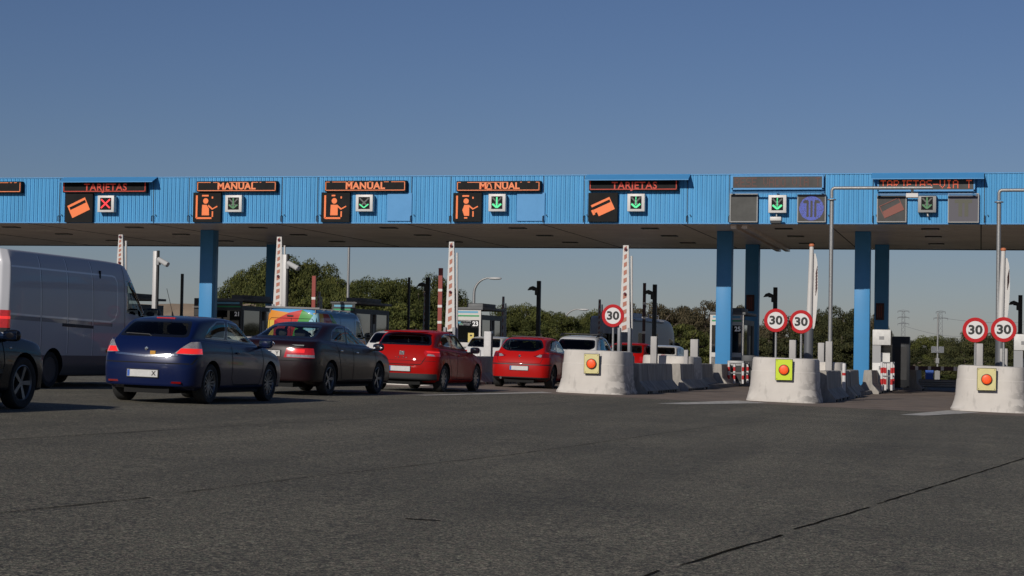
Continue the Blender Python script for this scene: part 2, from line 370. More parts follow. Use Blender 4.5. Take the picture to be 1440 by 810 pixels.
YEL = mat('pale_yellow_panel', (.62, .55, .25), .5, var=.08, vscale=6); LIME = mat('lime_yellow_panel', (.55, .68, .015), .45)
ORAL = mat('orange_beacon_lens', (.80, .085, .012), .4, emis=(1, .1, .01), es=.25, var=.35, vscale=40)
def beacon(px, py, wpx, hpx, m, label, Y):
    p = on_y(px, py, Y); s = CAM['f']/Y*.985; W_, H_ = wpx/s, hpx/s
    t = thing('beacon_panel', label, 'warning light', p, 0, 'beacon panels on the blocks')
    b = MB(); b.box((-W_/2, -.02, -H_/2), (W_/2, .02, H_/2), 0); b.box((-W_/2-.012, .004, -H_/2-.012), (W_/2+.012, .03, H_/2+.012), 1)
    for sx in (-1, 1):
        for sz in (-1, 1): b.lathe([(0, -.026), (.01, -.026), (.01, -.018)], 8, 1, 'y', (sx*(W_/2-.03), 0, sz*(H_/2-.03)))
    b.build('panel', [m, BLACK], t)
    c = MB(); r = .115; c.lathe([(r*1.15, -.02), (r*1.15, -.055), (r, -.06)], 28, 0, 'y'); c.build('lamp_ring', BLACK, t, smooth=40)
    d = MB(); d.lathe([(r, -.058), (r*.93, -.068), (r*.6, -.074), (0, -.077)], 28, 0, 'y'); d.build('lamp_lens', ORAL, t, smooth=60)
beacon(832, 511.5, 21, 27, YEL, 'pale yellow panel with a round orange lamp on the left block', 46.70)
beacon(1102.5, 520, 22.5, 28, LIME, 'lime yellow panel with a round orange lamp on the middle block', 46.90)
beacon(1387.5, 533.5, 24, 29, YEL, 'pale yellow panel with a round orange lamp on the rightmost block', 46.48)

# ---- speed limit signs
SRED = mat('sign_red', (.42, .006, .010), .5, spec=.2); SWHITE = mat('sign_white', (.62, .60, .58), .45); GALV = mat('galvanised_steel', (.30, .30, .295), .5, .6, var=.25, vscale=30)
def sign30(px, py, Y, r, label, base_z):
    p = on_y(px, py, Y); t = thing('speed_limit_sign', label, 'speed sign', (p.x, p.y, base_z), R(-3), 'speed limit 30 signs'); z = p.z-base_z
    b = MB(); b.lathe([(0, .012), (r, .012), (r, -.010), (r*.985, -.014), (r*.72, -.014)], 56, 0, 'y', (0, 0, z)); b.build('sign_disc', [SRED], t, smooth=30)
    b = MB(); b.lathe([(r*.715, -.0135), (0, -.0135)], 56, 0, 'y', (0, 0, z)); b.build('sign_face', SWHITE, t)
    text('numerals', '30', r*1.0, INK, t, (0, -.018, z-r*.02), bold=r*.034, sx=1.14)
    b = MB(); b.tube([(0, .045, -.05), (0, .045, z+r*.8)], .03, 10); b.box((-.05, .012, z-.02), (.05, .05, z+.02)); b.box((-.07, -.02, -.12), (.07, .10, -.05)); b.build('pole', GALV, t, smooth=40)
def topz(X, Y, h=1.13): return gz(X, Y)+h
sign30(862, 444, 48.6, .305, 'round red rimmed 30 sign, the single one left of the blue columns', topz(-9.9, 48.6))
sign30(1091, 450.5, 48.3, .305, 'round 30 sign, left of the pair above the lime beacon panel', topz(-5.2, 48.3))
sign30(1126.5, 452.5, 48.6, .305, 'round 30 sign, right of the pair above the lime beacon panel', topz(-4.6, 48.6))
sign30(1371.5, 464, 48.3, .315, 'round 30 sign on the rightmost block, left of its pair', topz(-.15, 48.3))
sign30(1411.5, 463.5, 48.3, .315, 'round 30 sign on the rightmost block, right of its pair', topz(.55, 48.3))

# ---- jersey barriers
def jersey(X, y0, y1, label, h=.82, seed=0, m=None, wd=.80, both=True):
    t = thing('jersey_barrier', label, 'concrete barrier', (X, y0, gz(X, y0)), 0, 'grey jersey barriers on the islands', tilt=True)
    hw = wd/2; pr = [(-hw, 0), (-hw, .08), (-.17, .34), (-.13, h-.02), (-.11, h), (.11, h), (.13, h-.02), (.17, .34), (hw, .08), (hw, 0)]
    b = MB(); L = y1-y0; n = max(2, round(L/1.45)); pr = pr[::-1]
    for i in range(n):
        a, c = L*i/n+.006, L*(i+1)/n-.006; j = random.uniform(-.012, .012)
        b.prism(pr, lambda p: (p[0]+j, a, p[1]), lambda p: (p[0]+j, c, p[1]))
    k = b
    for s in (-1, 1):
        for i in range(int(L/.42)):
            y = .15+i*.42
            if random.random() < .7: k.box((s*hw-.03, y, .005), (s*hw+.03, y+.26, .07), 1)
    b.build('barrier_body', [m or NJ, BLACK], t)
    return t
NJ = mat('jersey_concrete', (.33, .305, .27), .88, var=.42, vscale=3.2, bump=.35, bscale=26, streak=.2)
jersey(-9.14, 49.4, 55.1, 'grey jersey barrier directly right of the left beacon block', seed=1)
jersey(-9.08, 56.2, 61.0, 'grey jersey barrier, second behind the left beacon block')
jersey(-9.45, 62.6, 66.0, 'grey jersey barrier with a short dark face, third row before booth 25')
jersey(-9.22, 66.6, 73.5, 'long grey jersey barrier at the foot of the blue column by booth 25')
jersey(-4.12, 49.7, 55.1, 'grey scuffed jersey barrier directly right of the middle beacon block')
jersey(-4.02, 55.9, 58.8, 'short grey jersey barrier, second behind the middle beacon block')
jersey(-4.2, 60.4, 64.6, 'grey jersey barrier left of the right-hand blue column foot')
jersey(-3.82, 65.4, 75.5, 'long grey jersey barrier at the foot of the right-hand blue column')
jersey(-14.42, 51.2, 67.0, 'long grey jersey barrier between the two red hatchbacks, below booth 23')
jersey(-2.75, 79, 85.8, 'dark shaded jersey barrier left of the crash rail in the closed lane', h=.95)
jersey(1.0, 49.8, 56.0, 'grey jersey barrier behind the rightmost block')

# ---- bollard posts, square section, light grey
BOLM = mat('pale_post_paint', (.36, .345, .33), .6, var=.12, vscale=6, streak=.2)
BOLW = mat('white_post_paint', (.50, .485, .47), .5, var=.1, vscale=6)
def bollard(px, ytop, X, label, wd=.27, m=None):
    p = on_x(px, ytop, X); z0 = gz(p.x, p.y)+.1
    t = thing('bollard', label, 'bollard', (p.x, p.y, z0), 0, 'pale posts on the islands')
    b = MB(); b.box((-wd/2, -wd/2, 0), (wd/2, wd/2, p.z-z0), 0, .02); b.build('post', m or BOLM, t, smooth=40)
    b = MB(); b.box((wd/2-.004, -wd/2+.05, .1), (wd/2+.012, wd/2-.05, p.z-z0-.06)); b.build('side_channel', BLACK, t)
def bollard_at(px, ytop, Y, label, wd=.27, m=None):
    p = on_y(px, ytop, Y); bollard(px, ytop, p.x, label, wd, m)
bollard_at(687, 466, 57, 'white square post in front of booth 23', .24, BOLW)
bollard_at(920, 473, 58, 'tall pale post behind the left block, below the dark camera post', .2)
bollard_at(977, 477, 62, 'pale post behind the barriers, left of booth 25', .26)
bollard_at(965, 492, 58.2, 'slim pale post beside the second row block left of booth 25', .13)
bollard_at(1115, 478, 56, 'pale post standing between the poles of the 30 signs', .2)
bollard_at(1155, 482, 60, 'short pale post left of the galvanised pole', .2)
bollard_at(1166, 480, 57, 'tall pale post directly left of the galvanised pole foot', .2)
bollard_at(1377, 483, 50.5, 'pale post behind the rightmost block, left one', .2)
bollard_at(1411.5, 490, 50.5, 'pale post behind the rightmost block, right one', .2)
RWR = mat('reflective_red', (.45, .02, .02), .4); RWW = mat('reflective_white', (.62, .60, .58), .4)
def delineator(px, py, Y, label):
    p = on_y(px, py, Y); z0 = gz(p.x, p.y)+.1; h = p.z-z0
    b = MB(); b.lathe([(0, h), (.05, h), (.055, h-.02), (.055, h-.28), (.055, h-.28), (.055, h-.36), (.055, h-.36), (.055, 0)], 14, 0, 'z', mis=[0, 0, 0, 0, 1, 1, 0])
    o = b.build('delineator_post', [RWW, RWR], smooth=40); o.location = (p.x, p.y, z0); tag(o, label, 'delineator', 'small delineator posts')
delineator(674, 492, 55.5, 'small white post with a red foot in front of booth 23')
delineator(1187, 511, 55.8, 'small white post with a red foot behind the middle block barriers')
def small_box(px, py, Y, w_, h_, label, m, name='control_box'):
    p = on_y(px, py, Y); t = MB(); t.box((-w_/2, 0, 0), (w_/2, w_, h_), 0, .02); t.box((-w_*.35, -.012, h_*.15), (w_*.35, .002, h_*.8), 1)
    o = t.build(name, [m, BLACK], smooth=40); z0 = gz(p.x, p.y)+.1; o.location = (p.x, p.y, p.z); tag(o, label, 'control box')
    return o
GREYB = mat('grey_metal_box', (.22, .22, .22), .5, .3)

# ================================================================== the canopy
BLUE = mat('blue_painted_sheet', (.060, .30, .57), .5, var=.12, vscale=2.2, spec=.4, bump=.05, bscale=6, streak=.12)
BLUEH = mat('blue_hood_sheet', (.065, .27, .54), .5, var=.05, vscale=2)
SOFF = mat('soffit_metal', (.78, .67, .58), .30, .25, var=.12, vscale=.5, spec=.5)
DARK = mat('dark_steel', (.022, .024, .027), .5, .3)
ROOFM = mat('grey_roof_sheet', (.3, .3, .3), .7)
YF = 66.0; ZB = 5.91; ZT = 7.68; YB = 82.2; XL = -62; XR = 16
can = thing('toll_canopy', 'long flat toll canopy with blue corrugated fascia on blue columns', 'canopy', (-20, 66, 0))
def world_part(mb, name, m, parent, smooth=None):
    o = mb.build(name, m, None, smooth=smooth); o.parent = parent; o.matrix_parent_inverse = parent.matrix_world.inverted_safe() if False else Matrix.Translation(parent.location).inverted()
    return o
def corrugated(x0, x1, z0, z1, y):
    b = MB(); pit = .168; n = int((x1-x0)/pit); prof = []
    for i in range(n): a = x0+i*pit; prof += [(a, y), (a+.070, y), (a+.082, y+.012), (a+.112, y+.012), (a+.124, y), (a+.142, y), (a+.147, y+.034), (a+.160, y+.034), (a+.166, y)]
    prof.append((x0+n*pit, y)); vs = []
    for (x, yy) in prof: vs += [(x, yy, z0), (x, yy, z1)]
    return b.add(vs, [(2*i, 2*i+2, 2*i+3, 2*i+1) for i in range(len(prof)-1)])
world_part(corrugated(XL, XR, ZB+.02, ZT-.02, YF), 'fascia', BLUE, can)
b = MB()
b.box((XL, YF-.02, ZT-.02), (XR, YF+.12, ZT+.015)); b.box((XL, YF-.012, ZB-.015), (XR, YF+.05, ZB+.025))
world_part(b, 'fascia_trim', BLUEH, can)
b = MB()   # soffit boards running along the building, thin dark joints between them
y = YF+.05; i = 0
while y < YB-.3:
    b.box((XL, y, ZB+.0+(i % 3)*.002), (XR, y+.385, ZB+.06)); y += .40; i += 1
world_part(b, 'soffit', SOFF, can)
b = MB(); b.box((XL, YF+.2, ZB+.07), (XR, YB-.05, ZT-.25)); world_part(b, 'roof_core', DARK, can)
b = MB(); b.box((XL, YB-.04, ZB-.03), (XR, YB+.06, ZT-.1)); world_part(b, 'rear_fascia', DARK, can)
b = MB(); b.box((XL, YF+.13, ZT-.24), (XR, YB-.05, ZT-.18)); world_part(b, 'roof_deck', ROOFM, can)
b = MB()
for x in [-60+5.25*i+2.2 for i in range(15)]: b.box((x, YF+.1, ZB-.006), (x+.035, YB-.1, ZB+.01))
world_part(b, 'soffit_joint', GAP, can)
b = MB()
for px in (1044, 1028.5):
    p = on_y(px, 315.3, YF); b.box((p.x-.10, YF+.6, ZB-.14), (p.x+.10, YB-.1, ZB-.002))
world_part(b, 'soffit_beam', SOFF, can)
def on_z(px, py, z): d = ray(px, py); return CP+d*((z-CP.z)/d.z)
rows = [(1105.7, 323.4), (1309.5, 324.5), (917, 322), (730, 321), (548.9, 320.6), (373.6, 321.7), (199, 321), (30, 321)]
for px, py in rows:
    X = on_z(px, py, ZB).x
    for Y in (68.6, 73.1, 77.9):
        b = MB(); b.box((X-.32, Y-.22, ZB-.03), (X+.32, Y+.22, ZB+.0)); b.box((X-.26, Y-.16, ZB-.034), (X+.26, Y+.16, ZB-.028), 1)
        world_part(b, 'ceiling_light', [DARK, mat('light_glass', (.05, .05, .05), .2)], can)
for X, Y in ((-30.75, 70.45), (-9.5, 70.35), (-4.32, 70.4), (-32.0, 80.8), (-9.5, 79.2), (-4.05, 78.9)):
    b = MB(); z0 = gz(X, Y)-.1; b.box((X-.285, Y-.285, z0), (X+.285, Y+.285, ZB), 0, .015)
    for s in (-1, 1): b.box((X+s*.29-.006, Y-.02, z0), (X+s*.29+.006, Y+.0, ZB-.01), 0)
    if (X, Y) in ((-9.5, 79.2), (-4.05, 78.9)):
        q = MB(); q.box((X-.22, Y-.36, 3.05 if X < -6 else 2.75), (X+.12, Y-.29, 3.75 if X < -6 else 3.45)); [q.box((X-.16+.08*k, Y-.366, 3.15 if X < -6 else 2.85), (X-.12+.08*k, Y-.361, 3.65 if X < -6 else 3.35), 1) for k in range(3)]; world_part(q, 'column_display', [mat('maroon_display', (.045, .012, .010), .6), mat('dim_red_bar', (.16, .03, .02), .6)], can)
    c = world_part(b, 'column', [mat('blue_column_paint', (.05, .24, .49), .4, var=.05, vscale=2)], can, smooth=40)

# ================================================================== signs on the fascia
SBOX = mat('sign_black_face', (.008, .008, .008), .6, var=.15, vscale=3, spec=.15); ORL = mat('orange_sign_face', (.75, .16, .035), .5, emis=(1, .22, .05), es=.22)
ORT = mat('orange_neon_tube', (.75, .2, .07), .5, emis=(1, .28, .10), es=.14); REDT = mat('red_neon_tube', (.45, .035, .012), .5, emis=(1, .07, .03), es=.12)
GREY = mat('grey_sign_case', (.45, .44, .43), .5); DGREY = mat('led_board_face', (.045, .043, .040), .6, var=.2, vscale=2)
GRN = mat('green_arrow_lamp', (.05, .5, .2), .4, emis=(.10, 1, .40), es=.7); GRD = mat('dim_green_lamp', (.06, .12, .07), .5); GRYL = mat('dark_lamp_bar', (.09, .09, .085), .5)
XRED = mat('red_cross_lamp', (.8, .02, .03), .4, emis=(1, .05, .06), es=.8)
CASEW = mat('white_sign_case', (.62, .60, .57), .45)
def fp(px, py): return on_y(px, py, YF-.2)
def rect(px0, py0, px1, py1): a, c = fp(px0, py0), fp(px1, py1); cx, cz = (a.x+c.x)/2, (a.z+c.z)/2; return cx, cz, abs(c.x-a.x), abs(a.z-c.z)
def hbar(b, x0, z0, x1, z1, wd, y, d=.012, mi=0):   # a flat bar between two points of a sign face
    a = Vector((x0, z0)); c = Vector((x1, z1)); t = (c-a).normalized(); n = Vector((-t.y, t.x))*wd/2
    pl = [a-n, c-n, c+n, a+n]
    b.prism([(p.x, p.y) for p in pl], lambda p: (p[0], y, p[1]), lambda p: (p[0], y-d, p[1]), mi)
def disc(b, cx, cz, r, y, n=24, d=.012, mi=0): b.prism([(cx+r*math.cos(2*math.pi*i/n), cz+r*math.sin(2*math.pi*i/n)) for i in range(n)], lambda p: (p[0], y, p[1]), lambda p: (p[0], y-d, p[1]), mi)
def poly(b, pts, y, d=.012, mi=0): b.prism(pts, lambda p: (p[0], y, p[1]), lambda p: (p[0], y-d, p[1]), mi)
def word_sign(r, word, label, m, hood=None, gaps=(), tx=0, odd=False):
    cx, cz, W_, H_ = rect(*r); t = thing('word_sign', label, 'lane sign', (cx, YF, cz), 0, 'word signs along the fascia')
    b = MB(); b.box((-W_/2, -.22, -H_/2), (W_/2, -.005, H_/2)); b.build('sign_case', SBOX, t)
    b = MB(); e = .028; g = .03; y = -.224; L, Rr, T, Bo = -W_/2+.05, W_/2-.05, H_/2-.05, -H_/2+.045
    hbar(b, L, Bo, L, T, e, y); hbar(b, Rr, Bo, Rr, T, e, y); segs = [(0, 1)]
    hbar(b, L, Bo, Rr, Bo, e, y)
    if gaps is not None:
        for a, c in gaps: hbar(b, L+(Rr-L)*a, T, L+(Rr-L)*c, T, e*.8, y)
    b.build('neon_border', m, t)
    if odd:
        text('lettering', 'M', H_*.86, m, t, (-W_*.18, -.228, .0), bold=.012, sx=1.15); text('lettering', 'NUAL', H_*.86, m, t, (W_*.105, -.228, .0), bold=.012, sx=1.08, spacing=1.02)
        b = MB(); a = W_*-.105
        for q in ((-.11, -.13, .11, -.13), (-.11, -.13, -.05, .12), (.11, -.13, .05, .12), (-.05, .12, .05, .12)): hbar(b, a+q[0]*.9, q[1]*.8, a+q[2]*.9, q[3]*.8, .04, y)
        b.build('lettering', m, t)
    else: text('lettering', word, H_*.86, m, t, (tx, -.228, -.03 if hood else 0.0), bold=.006 if hood else .014, sx=1.05, spacing=1.06)
    if hood:
        x0, y0, x1, y1 = hood; a, c = on_y(x0, y0, YF-.5), on_y(x1, y1, YF-.5)
        hb = MB(); X0, X1, zt, zl = a.x-cx, c.x-cx, a.z-cz, c.z-cz
        zt = ZT+.02-cz
        hb.add([(X0, 0, zt), (X1, 0, zt), (X1, -.5, zl), (X0, -.5, zl), (X0, 0, zt-.03), (X1, 0, zt-.03), (X1, -.5, zl-.03), (X0, -.5, zl-.03)], [(0, 1, 2, 3), (7, 6, 5, 4), (3, 2, 6, 7), (0, 3, 7, 4), (1, 5, 6, 2)])
        hb.build('hood', BLUEH, t)
    return t
bz = lambda *a: a
word_sign((-38, 255.5, 30, 271), '', 'black word sign cut off by the left photo edge', ORT, gaps=((.4, .75), (.78, .83), (.87, .93)))
word_sign((89, 255, 206, 270.5), 'TARJETAS', 'red lettered TARJETAS sign above the red cross, at the left', REDT, hood=(82, 249.7, 214, 254.8), gaps=None, tx=.05)
word_sign((277, 255, 389, 269.5), 'MANUAL', 'orange MANUAL sign, leftmost of three', ORT, gaps=((0, .17), (.2, .26), (.41, .64), (.70, .78), (.80, .82), (.88, 1)))
word_sign((457, 254.3, 571, 269), 'MANUAL', 'orange MANUAL sign, middle of three', ORT, gaps=((0, .05), (.08, .26), (.28, .36), (.55, .58), (.74, .8), (.83, 1)))
word_sign((642, 254.8, 760, 269), 'MANUAL', 'orange MANUAL sign whose first A is only half lit', ORT, gaps=((0, .04), (.12, .62), (.77, .79), (.86, .89), (.96, 1)), odd=True)
word_sign((828.5, 252.5, 953, 267.7), 'TARJETAS', 'red lettered TARJETAS sign above a green arrow, mid right', REDT, hood=(822, 246.5, 968, 251.8), gaps=None, tx=.05)
# led boards over the two right-hand lanes
def led_text(b, s, x0, z0, cell, y, ch=7, adv=6):
    F = {'T': '1111100100001000010000100001000010 0', }
    G = {'T': ['11111', '00100', '00100', '00100', '00100', '00100', '00100'], 'A': ['01110', '10001', '10001', '11111', '10001', '10001', '10001'], 'R': ['11110', '10001', '10001', '11110', '10100', '10010', '10001'],
         'J': ['00111', '00010', '00010', '00010', '00010', '10010', '01100'], 'E': ['11111', '10000', '10000', '11110', '10000', '10000', '11111'], 'S': ['01111', '10000', '10000', '01110', '00001', '00001', '11110'],
         '-': ['00000', '00000', '00000', '11111', '00000', '00000', '00000'], 'V': ['10001', '10001', '10001', '10001', '10001', '01010', '00100'], 'I': ['01110', '00100', '00100', '00100', '00100', '00100', '01110'],
         'D': ['11110', '10001', '10001', '10001', '10001', '10001', '11110'], 'O': ['01110', '10001', '10001', '10001', '10001', '10001', '01110'], ' ': ['00000']*7}
    for i, chh in enumerate(s):
        for r, row in enumerate(G[chh]):
            for c, v in enumerate(row):
                if v == '1':
                    x = x0+(i*adv+c)*cell[0]; z = z0-r*cell[1]; b.box((x, y-.008, z-cell[1]*.85), (x+cell[0]*.85, y, z))
def led_board(r, s, label, m, group, adv=6):
    cx, cz, W_, H_ = rect(*r); t = thing('led_board', label, 'lane sign', (cx, YF, cz), 0, group)
    b = MB(); b.box((-W_/2, -.2, -H_/2), (W_/2, -.01, H_/2), 0); b.box((-W_/2-.05, -.21, H_/2), (W_/2+.05, -.01, H_/2+.05), 1); b.box((-W_/2-.05, -.21, -H_/2-.05), (-W_/2, -.01, H_/2), 1)
    b.box((W_/2, -.21, -H_/2-.05), (W_/2+.05, -.01, H_/2), 1); b.box((-W_/2-.05, -.21, -H_/2-.06), (W_/2+.05, -.01, -H_/2), 1); b.build('board_case', [DGREY, BLUEH], t)
    b = MB(); n = len(s)*adv-1; cw = (W_-.12)/n; hh = (H_-.08)/7; led_text(b, s, -W_/2+.06, H_/2-.04, (cw, hh), -.201, adv=adv); b.build('lettering', m, t)
    b = MB()
    for q in (-.02, .02): b.box((-W_/2-.1, -.34, -H_/2-.19+q), (W_/2+.1, -.30, -H_/2-.17+q))
    for x in (-W_/2, 0, W_/2): b.box((x-.03, -.34, -H_/2-.2), (x+.03, -.0, -H_/2-.14))
    b.build('maintenance_rail', BLUEH, t)
    return t
LEDR = mat('dim_red_led', (.13, .055, .045), .6); LEDO = mat('orange_led', (.6, .1, .04), .5, emis=(1, .13, .05), es=.38)
led_board((1031, 248.6, 1156, 264), 'RESE VADO VIA T', 'unlit led board with faint red letters above the blue round emblem', LEDR, 'led text boards')
tt = led_board((1236, 252, 1369, 266.5), 'TARJETAS-VIA T', 'lit orange led board reading TARJETAS-VIA T at the right', LEDO, 'led text boards')
a, c = on_y(1225, 245.5, YF-.5), on_y(1384, 250.2, YF-.5); cx, cz = tt.location.x, tt.location.z
hb = MB(); X0, X1, zt, zl = a.x-cx, c.x-cx, ZT+.02-cz, c.z-cz
hb.add([(X0, 0, zt), (X1, 0, zt), (X1, -.5, zl), (X0, -.5, zl), (X0, 0, zt-.03), (X1, 0, zt-.03), (X1, -.5, zl-.03), (X0, -.5, zl-.03)], [(0, 1, 2, 3), (7, 6, 5, 4), (3, 2, 6, 7), (0, 3, 7, 4), (1, 5, 6, 2)])
hb.build('hood', BLUEH, tt)
# pictogram panels
def picto(r, kind, label, frame=None, face=None, sym=None):
    cx, cz, W_, H_ = rect(*r); t = thing('pictogram_sign', label, 'lane sign', (cx, YF, cz), 0, 'square pictogram signs along the fascia')
    b = MB(); b.box((-W_/2, -.14, -H_/2), (W_/2, -.005, H_/2), 0)
    if frame:
        e = .035
        for q in ((-W_/2-e, -H_/2-e, W_/2+e, -H_/2), (-W_/2-e, H_/2, W_/2+e, H_/2+e), (-W_/2-e, -H_/2, -W_/2, H_/2), (W_/2, -H_/2, W_/2+e, H_/2)): b.box((q[0], -.15, q[1]), (q[2], -.01, q[3]), 1)
    b.build('sign_case', [face or SBOX, frame or SBOX], t)
    u = min(W_, H_)/2; y = -.141; b = MB(); sx = W_/2/u; P = lambda x, z: (x*W_/2, z*H_/2)
    if kind[0] == 'c':   # tilted bank card, dark stripe
        ca, sa = math.cos(R(25)), math.sin(R(25)); w2, h2 = (.70, .46) if kind == 'c' or kind == 'cb' else (.78, .5)
        def q(x, z): return ((x*ca-z*sa)*W_/2, (x*sa+z*ca)*H_/2)
        if kind == 'c': ps = [[(-w2, .30), (w2, .30), (w2, h2), (-w2, h2)], [(-w2, -h2), (w2, -h2), (w2, .10), (-w2, .10)], [(-w2, .1), (-w2+.1, .1), (-w2+.1, .3), (-w2, .3)], [(w2-.06, .1), (w2, .1), (w2, .3), (w2-.06, .3)]]
        elif kind == 'cb': ps = [[(-w2+.02, .30), (w2, .30), (w2, h2), (-w2+.02, h2)], [(-w2+.2, -h2), (w2, -h2), (w2, .10), (-w2+.05, .10), (-w2+.05, -.15), (-w2+.2, -.15)], [(w2-.06, .1), (w2, .1), (w2, .3), (w2-.06, .3)], [(-w2-.12, -.24), (-w2+.04, -.24), (-w2+.04, .12), (-w2-.12, .12)]]
        else: ps = [[(-w2, -h2), (w2, -h2), (w2, .12), (-w2+.1, .02)], [(-w2, -h2), (-w2+.05, -h2), (-w2+.05, h2), (-w2, h2)], [(w2-.05, -h2), (w2, -h2), (w2, h2), (w2-.05, h2)], [(-w2, h2-.05), (w2, h2-.05), (w2, h2), (-w2, h2)]]
        for i, p_ in enumerate(ps): poly(b, [q(*v) for v in p_], y-.001*i)
    elif kind[0] == 'm':  # attendant in a booth
        v = int(kind[1]); hb_ = lambda x0, z0, x1, z1, wd: hbar(b, *P(x0, z0), *P(x1, z1), wd*u, y)
        hb_(-.73, -.75 if v != 2 else -.8, -.73, .8, .13)
        if v != 2: hb_(-.73, -.74, .36, -.74, .12)
        hb_(-.35, .78, .12, .78, .11) if v != 1 else hb_(-.28, .78, -.02, .78, .1); hb_(.40, .72, .40, .58, .1)
        disc(b, -.08*W_/2, .42*H_/2, .19*u, y-.001)
        poly(b, [P(*p_) for p_ in ([(-.35, -.55), (.18, -.55), (.16, -.1), (-.02, .16), (-.33, .16)] if v == 0 else [(-.35, -.55), (.17, -.55), (.17, .16), (-.33, .16)] if v == 1 else [(-.2, -.6), (.15, -.6), (.15, .16), (-.2, .16), (-.34, -.2)])], y-.002)
        hbar(b, *P(.1, .12), *P(.42, -.14), .1*u, y-.003); hbar(b, *P(.4, -.13), *P(.76, .06), .08*u, y-.004)
        hb_(.42, -.28, .42, -.66, .1)
        if v == 2: hb_(-.2, -.74, .02, -.74, .1)
    elif kind == 'logo':  # round emblem: disc with a T made of three bars
        n = 44; r0 = .93*u; st = 2*r0/n
        def inside(x, z):
            if x*x+z*z > r0*r0: return False
            X_, Z_ = x/r0, z/r0
            for c_ in (-.32, .0, .32):
                if abs(X_-c_) < .105 and -.72 < Z_ < (.55 if c_ else .62): return False
            if .25 < abs(X_) < .68 and .42 < Z_ < .66 and not (abs(X_) > .6 and Z_ > .6): return False
            return True
        for i in range(n):
            for j in range(n):
                x, z = -r0+(i+.5)*st, -r0+(j+.5)*st
                if inside(x, z) and random.random() < .93: b.box((x-st*.36, y-.008, z-st*.36), (x+st*.36, y, z+st*.36))
    elif kind == 'ghost':
        poly(b, [P(-.6, .62), P(-.6, .36), P(.6, .36), P(.6, .62)], y, .003); poly(b, [P(-.34, -.62), P(-.08, -.62), P(-.08, .36), P(-.34, .36)], y, .003); poly(b, [P(.08, -.62), P(.34, -.62), P(.34, .36), P(.08, .36)], y, .003)
    if b.v: b.build('symbol', sym or ORL, t)
FRG = mat('grey_frame', (.28, .28, .27), .5)
picto((91, 271.5, 128.5, 312.5), 'c', 'black sign with an orange tilted bank card, left of the red cross')
picto((271, 270.5, 309, 312), 'm0', 'orange seated attendant pictogram, leftmost of three, above the left column')
picto((451.5, 270.3, 490.5, 312), 'm1', 'orange attendant pictogram with square torso, middle of three')
picto((637, 271, 676, 311.5), 'm2', 'orange attendant pictogram with broken outline, rightmost of three')
picto((827, 271, 867.5, 311.5), 'cb', 'black sign with a partly dark orange card, mid right')
picto((1027.5, 273.5, 1063.5, 311), 'x', 'blank grey square board above the column by booth 25', FRG, mat('blank_board', (.055, .055, .05), .6, var=.15, vscale=3))
picto((1122.5, 274.5, 1159.5, 311), 'logo', 'square board with a round blue dotted emblem', FRG, DGREY, mat('blue_led', (.10, .14, .5), .5, emis=(.16, .22, 1), es=.35))
picto((1234.5, 273.5, 1273, 311), 'cd', 'grey led board with a dim red tilted card, far right', FRG, DGREY, mat('dim_red_card', (.22, .07, .05), .6))
picto((1334.5, 273, 1375, 311.5), 'ghost', 'grey square board with a faint unlit T emblem, far right', FRG, mat('violet_grey_board', (.09, .085, .10), .6), mat('faint_olive_led', (.085, .085, .06), .6))
# lane signals
def signal(r, kind, label, case=None):
    cx, cz, W_, H_ = rect(*r); t = thing('lane_signal', label, 'lane signal', (cx, YF, cz), 0, 'cross and arrow lane signals')
    b = MB(); b.box((-W_/2, -.30, -H_/2), (W_/2, -.06, H_/2), 0, .015)
    for s in (-1, 1): b.box((s*W_*.3-.03, -.07, -.1), (s*W_*.3+.03, 0, .1), 1)
    b.build('signal_case', [case or CASEW, DARK], t, smooth=40)
    i0, i1 = W_/2-.115, H_/2-.09; b = MB(); b.box((-i0, -.308, -i1), (i0, -.299, i1)); b.build('signal_face', SBOX, t); y = -.309
    b = MB(); k = .055
    if kind != 'x':
        for s in (-1, 1): hbar(b, s*i0*.8, i1*.8, -s*i0*.6, -i1*.5, k, y+.0005*s, .003)
        b.build('unlit_cross', GRYL, t); b = MB()
        if kind in ('full',): hbar(b, 0, i1*.9, 0, -i1*.7, k, y-.004)
        elif kind == 'dots':
            for q in range(6): disc(b, 0, i1*.85-q*i1*.24, .024, y-.004, 8)
        if kind != 'dim':
            for s in (-1, 1): hbar(b, s*i0*.8, -i1*.2, 0, -i1*.8, k*1.25 if kind != 'weak' else k*.8, y-.005-.0005*s)
            b.build('lit_arrow', GRN, t)
        else:
            hbar(b, 0, i1*.9, 0, -i1*.7, k, y-.004)
            for s in (-1, 1): hbar(b, s*i0*.8, -i1*.2, 0, -i1*.8, k, y-.005-.0005*s)
            b.build('dim_arrow', mat('half_lit_green', (.06, .16, .07), .5, emis=(.1, .6, .2), es=.12), t)
    else:
        for s in (-1, 1): hbar(b, s*i0*.8, i1*.75, -s*i0*.8, -i1*.72, k*1.1, y-.004-.0005*s)
        b.build('lit_cross', XRED, t)
    return t
signal((139, 275.2, 161.5, 298.5), 'x', 'white cased lane signal showing a red cross')
signal((318.3, 274.7, 341, 298.3), 'dim', 'white cased lane signal with a dim green arrow, leftmost arrow')
signal((501.5, 274, 525, 297.5), 'weak', 'white cased lane signal with a thin green chevron, below the middle MANUAL sign')
signal((688, 273, 711.5, 297.5), 'full', 'white cased lane signal with a full bright green arrow')
signal((883, 272.8, 907, 297.5), 'dots', 'white cased lane signal with a green chevron, below the mid right TARJETAS sign')
signal((1081, 274.5, 1106, 299.5), 'dots', 'white cased lane signal between the blank board and the round blue emblem')
signal((1291, 273.5, 1316.5, 299), 'dim', 'thin grey framed lane signal with a faint green arrow, far right', FRG)
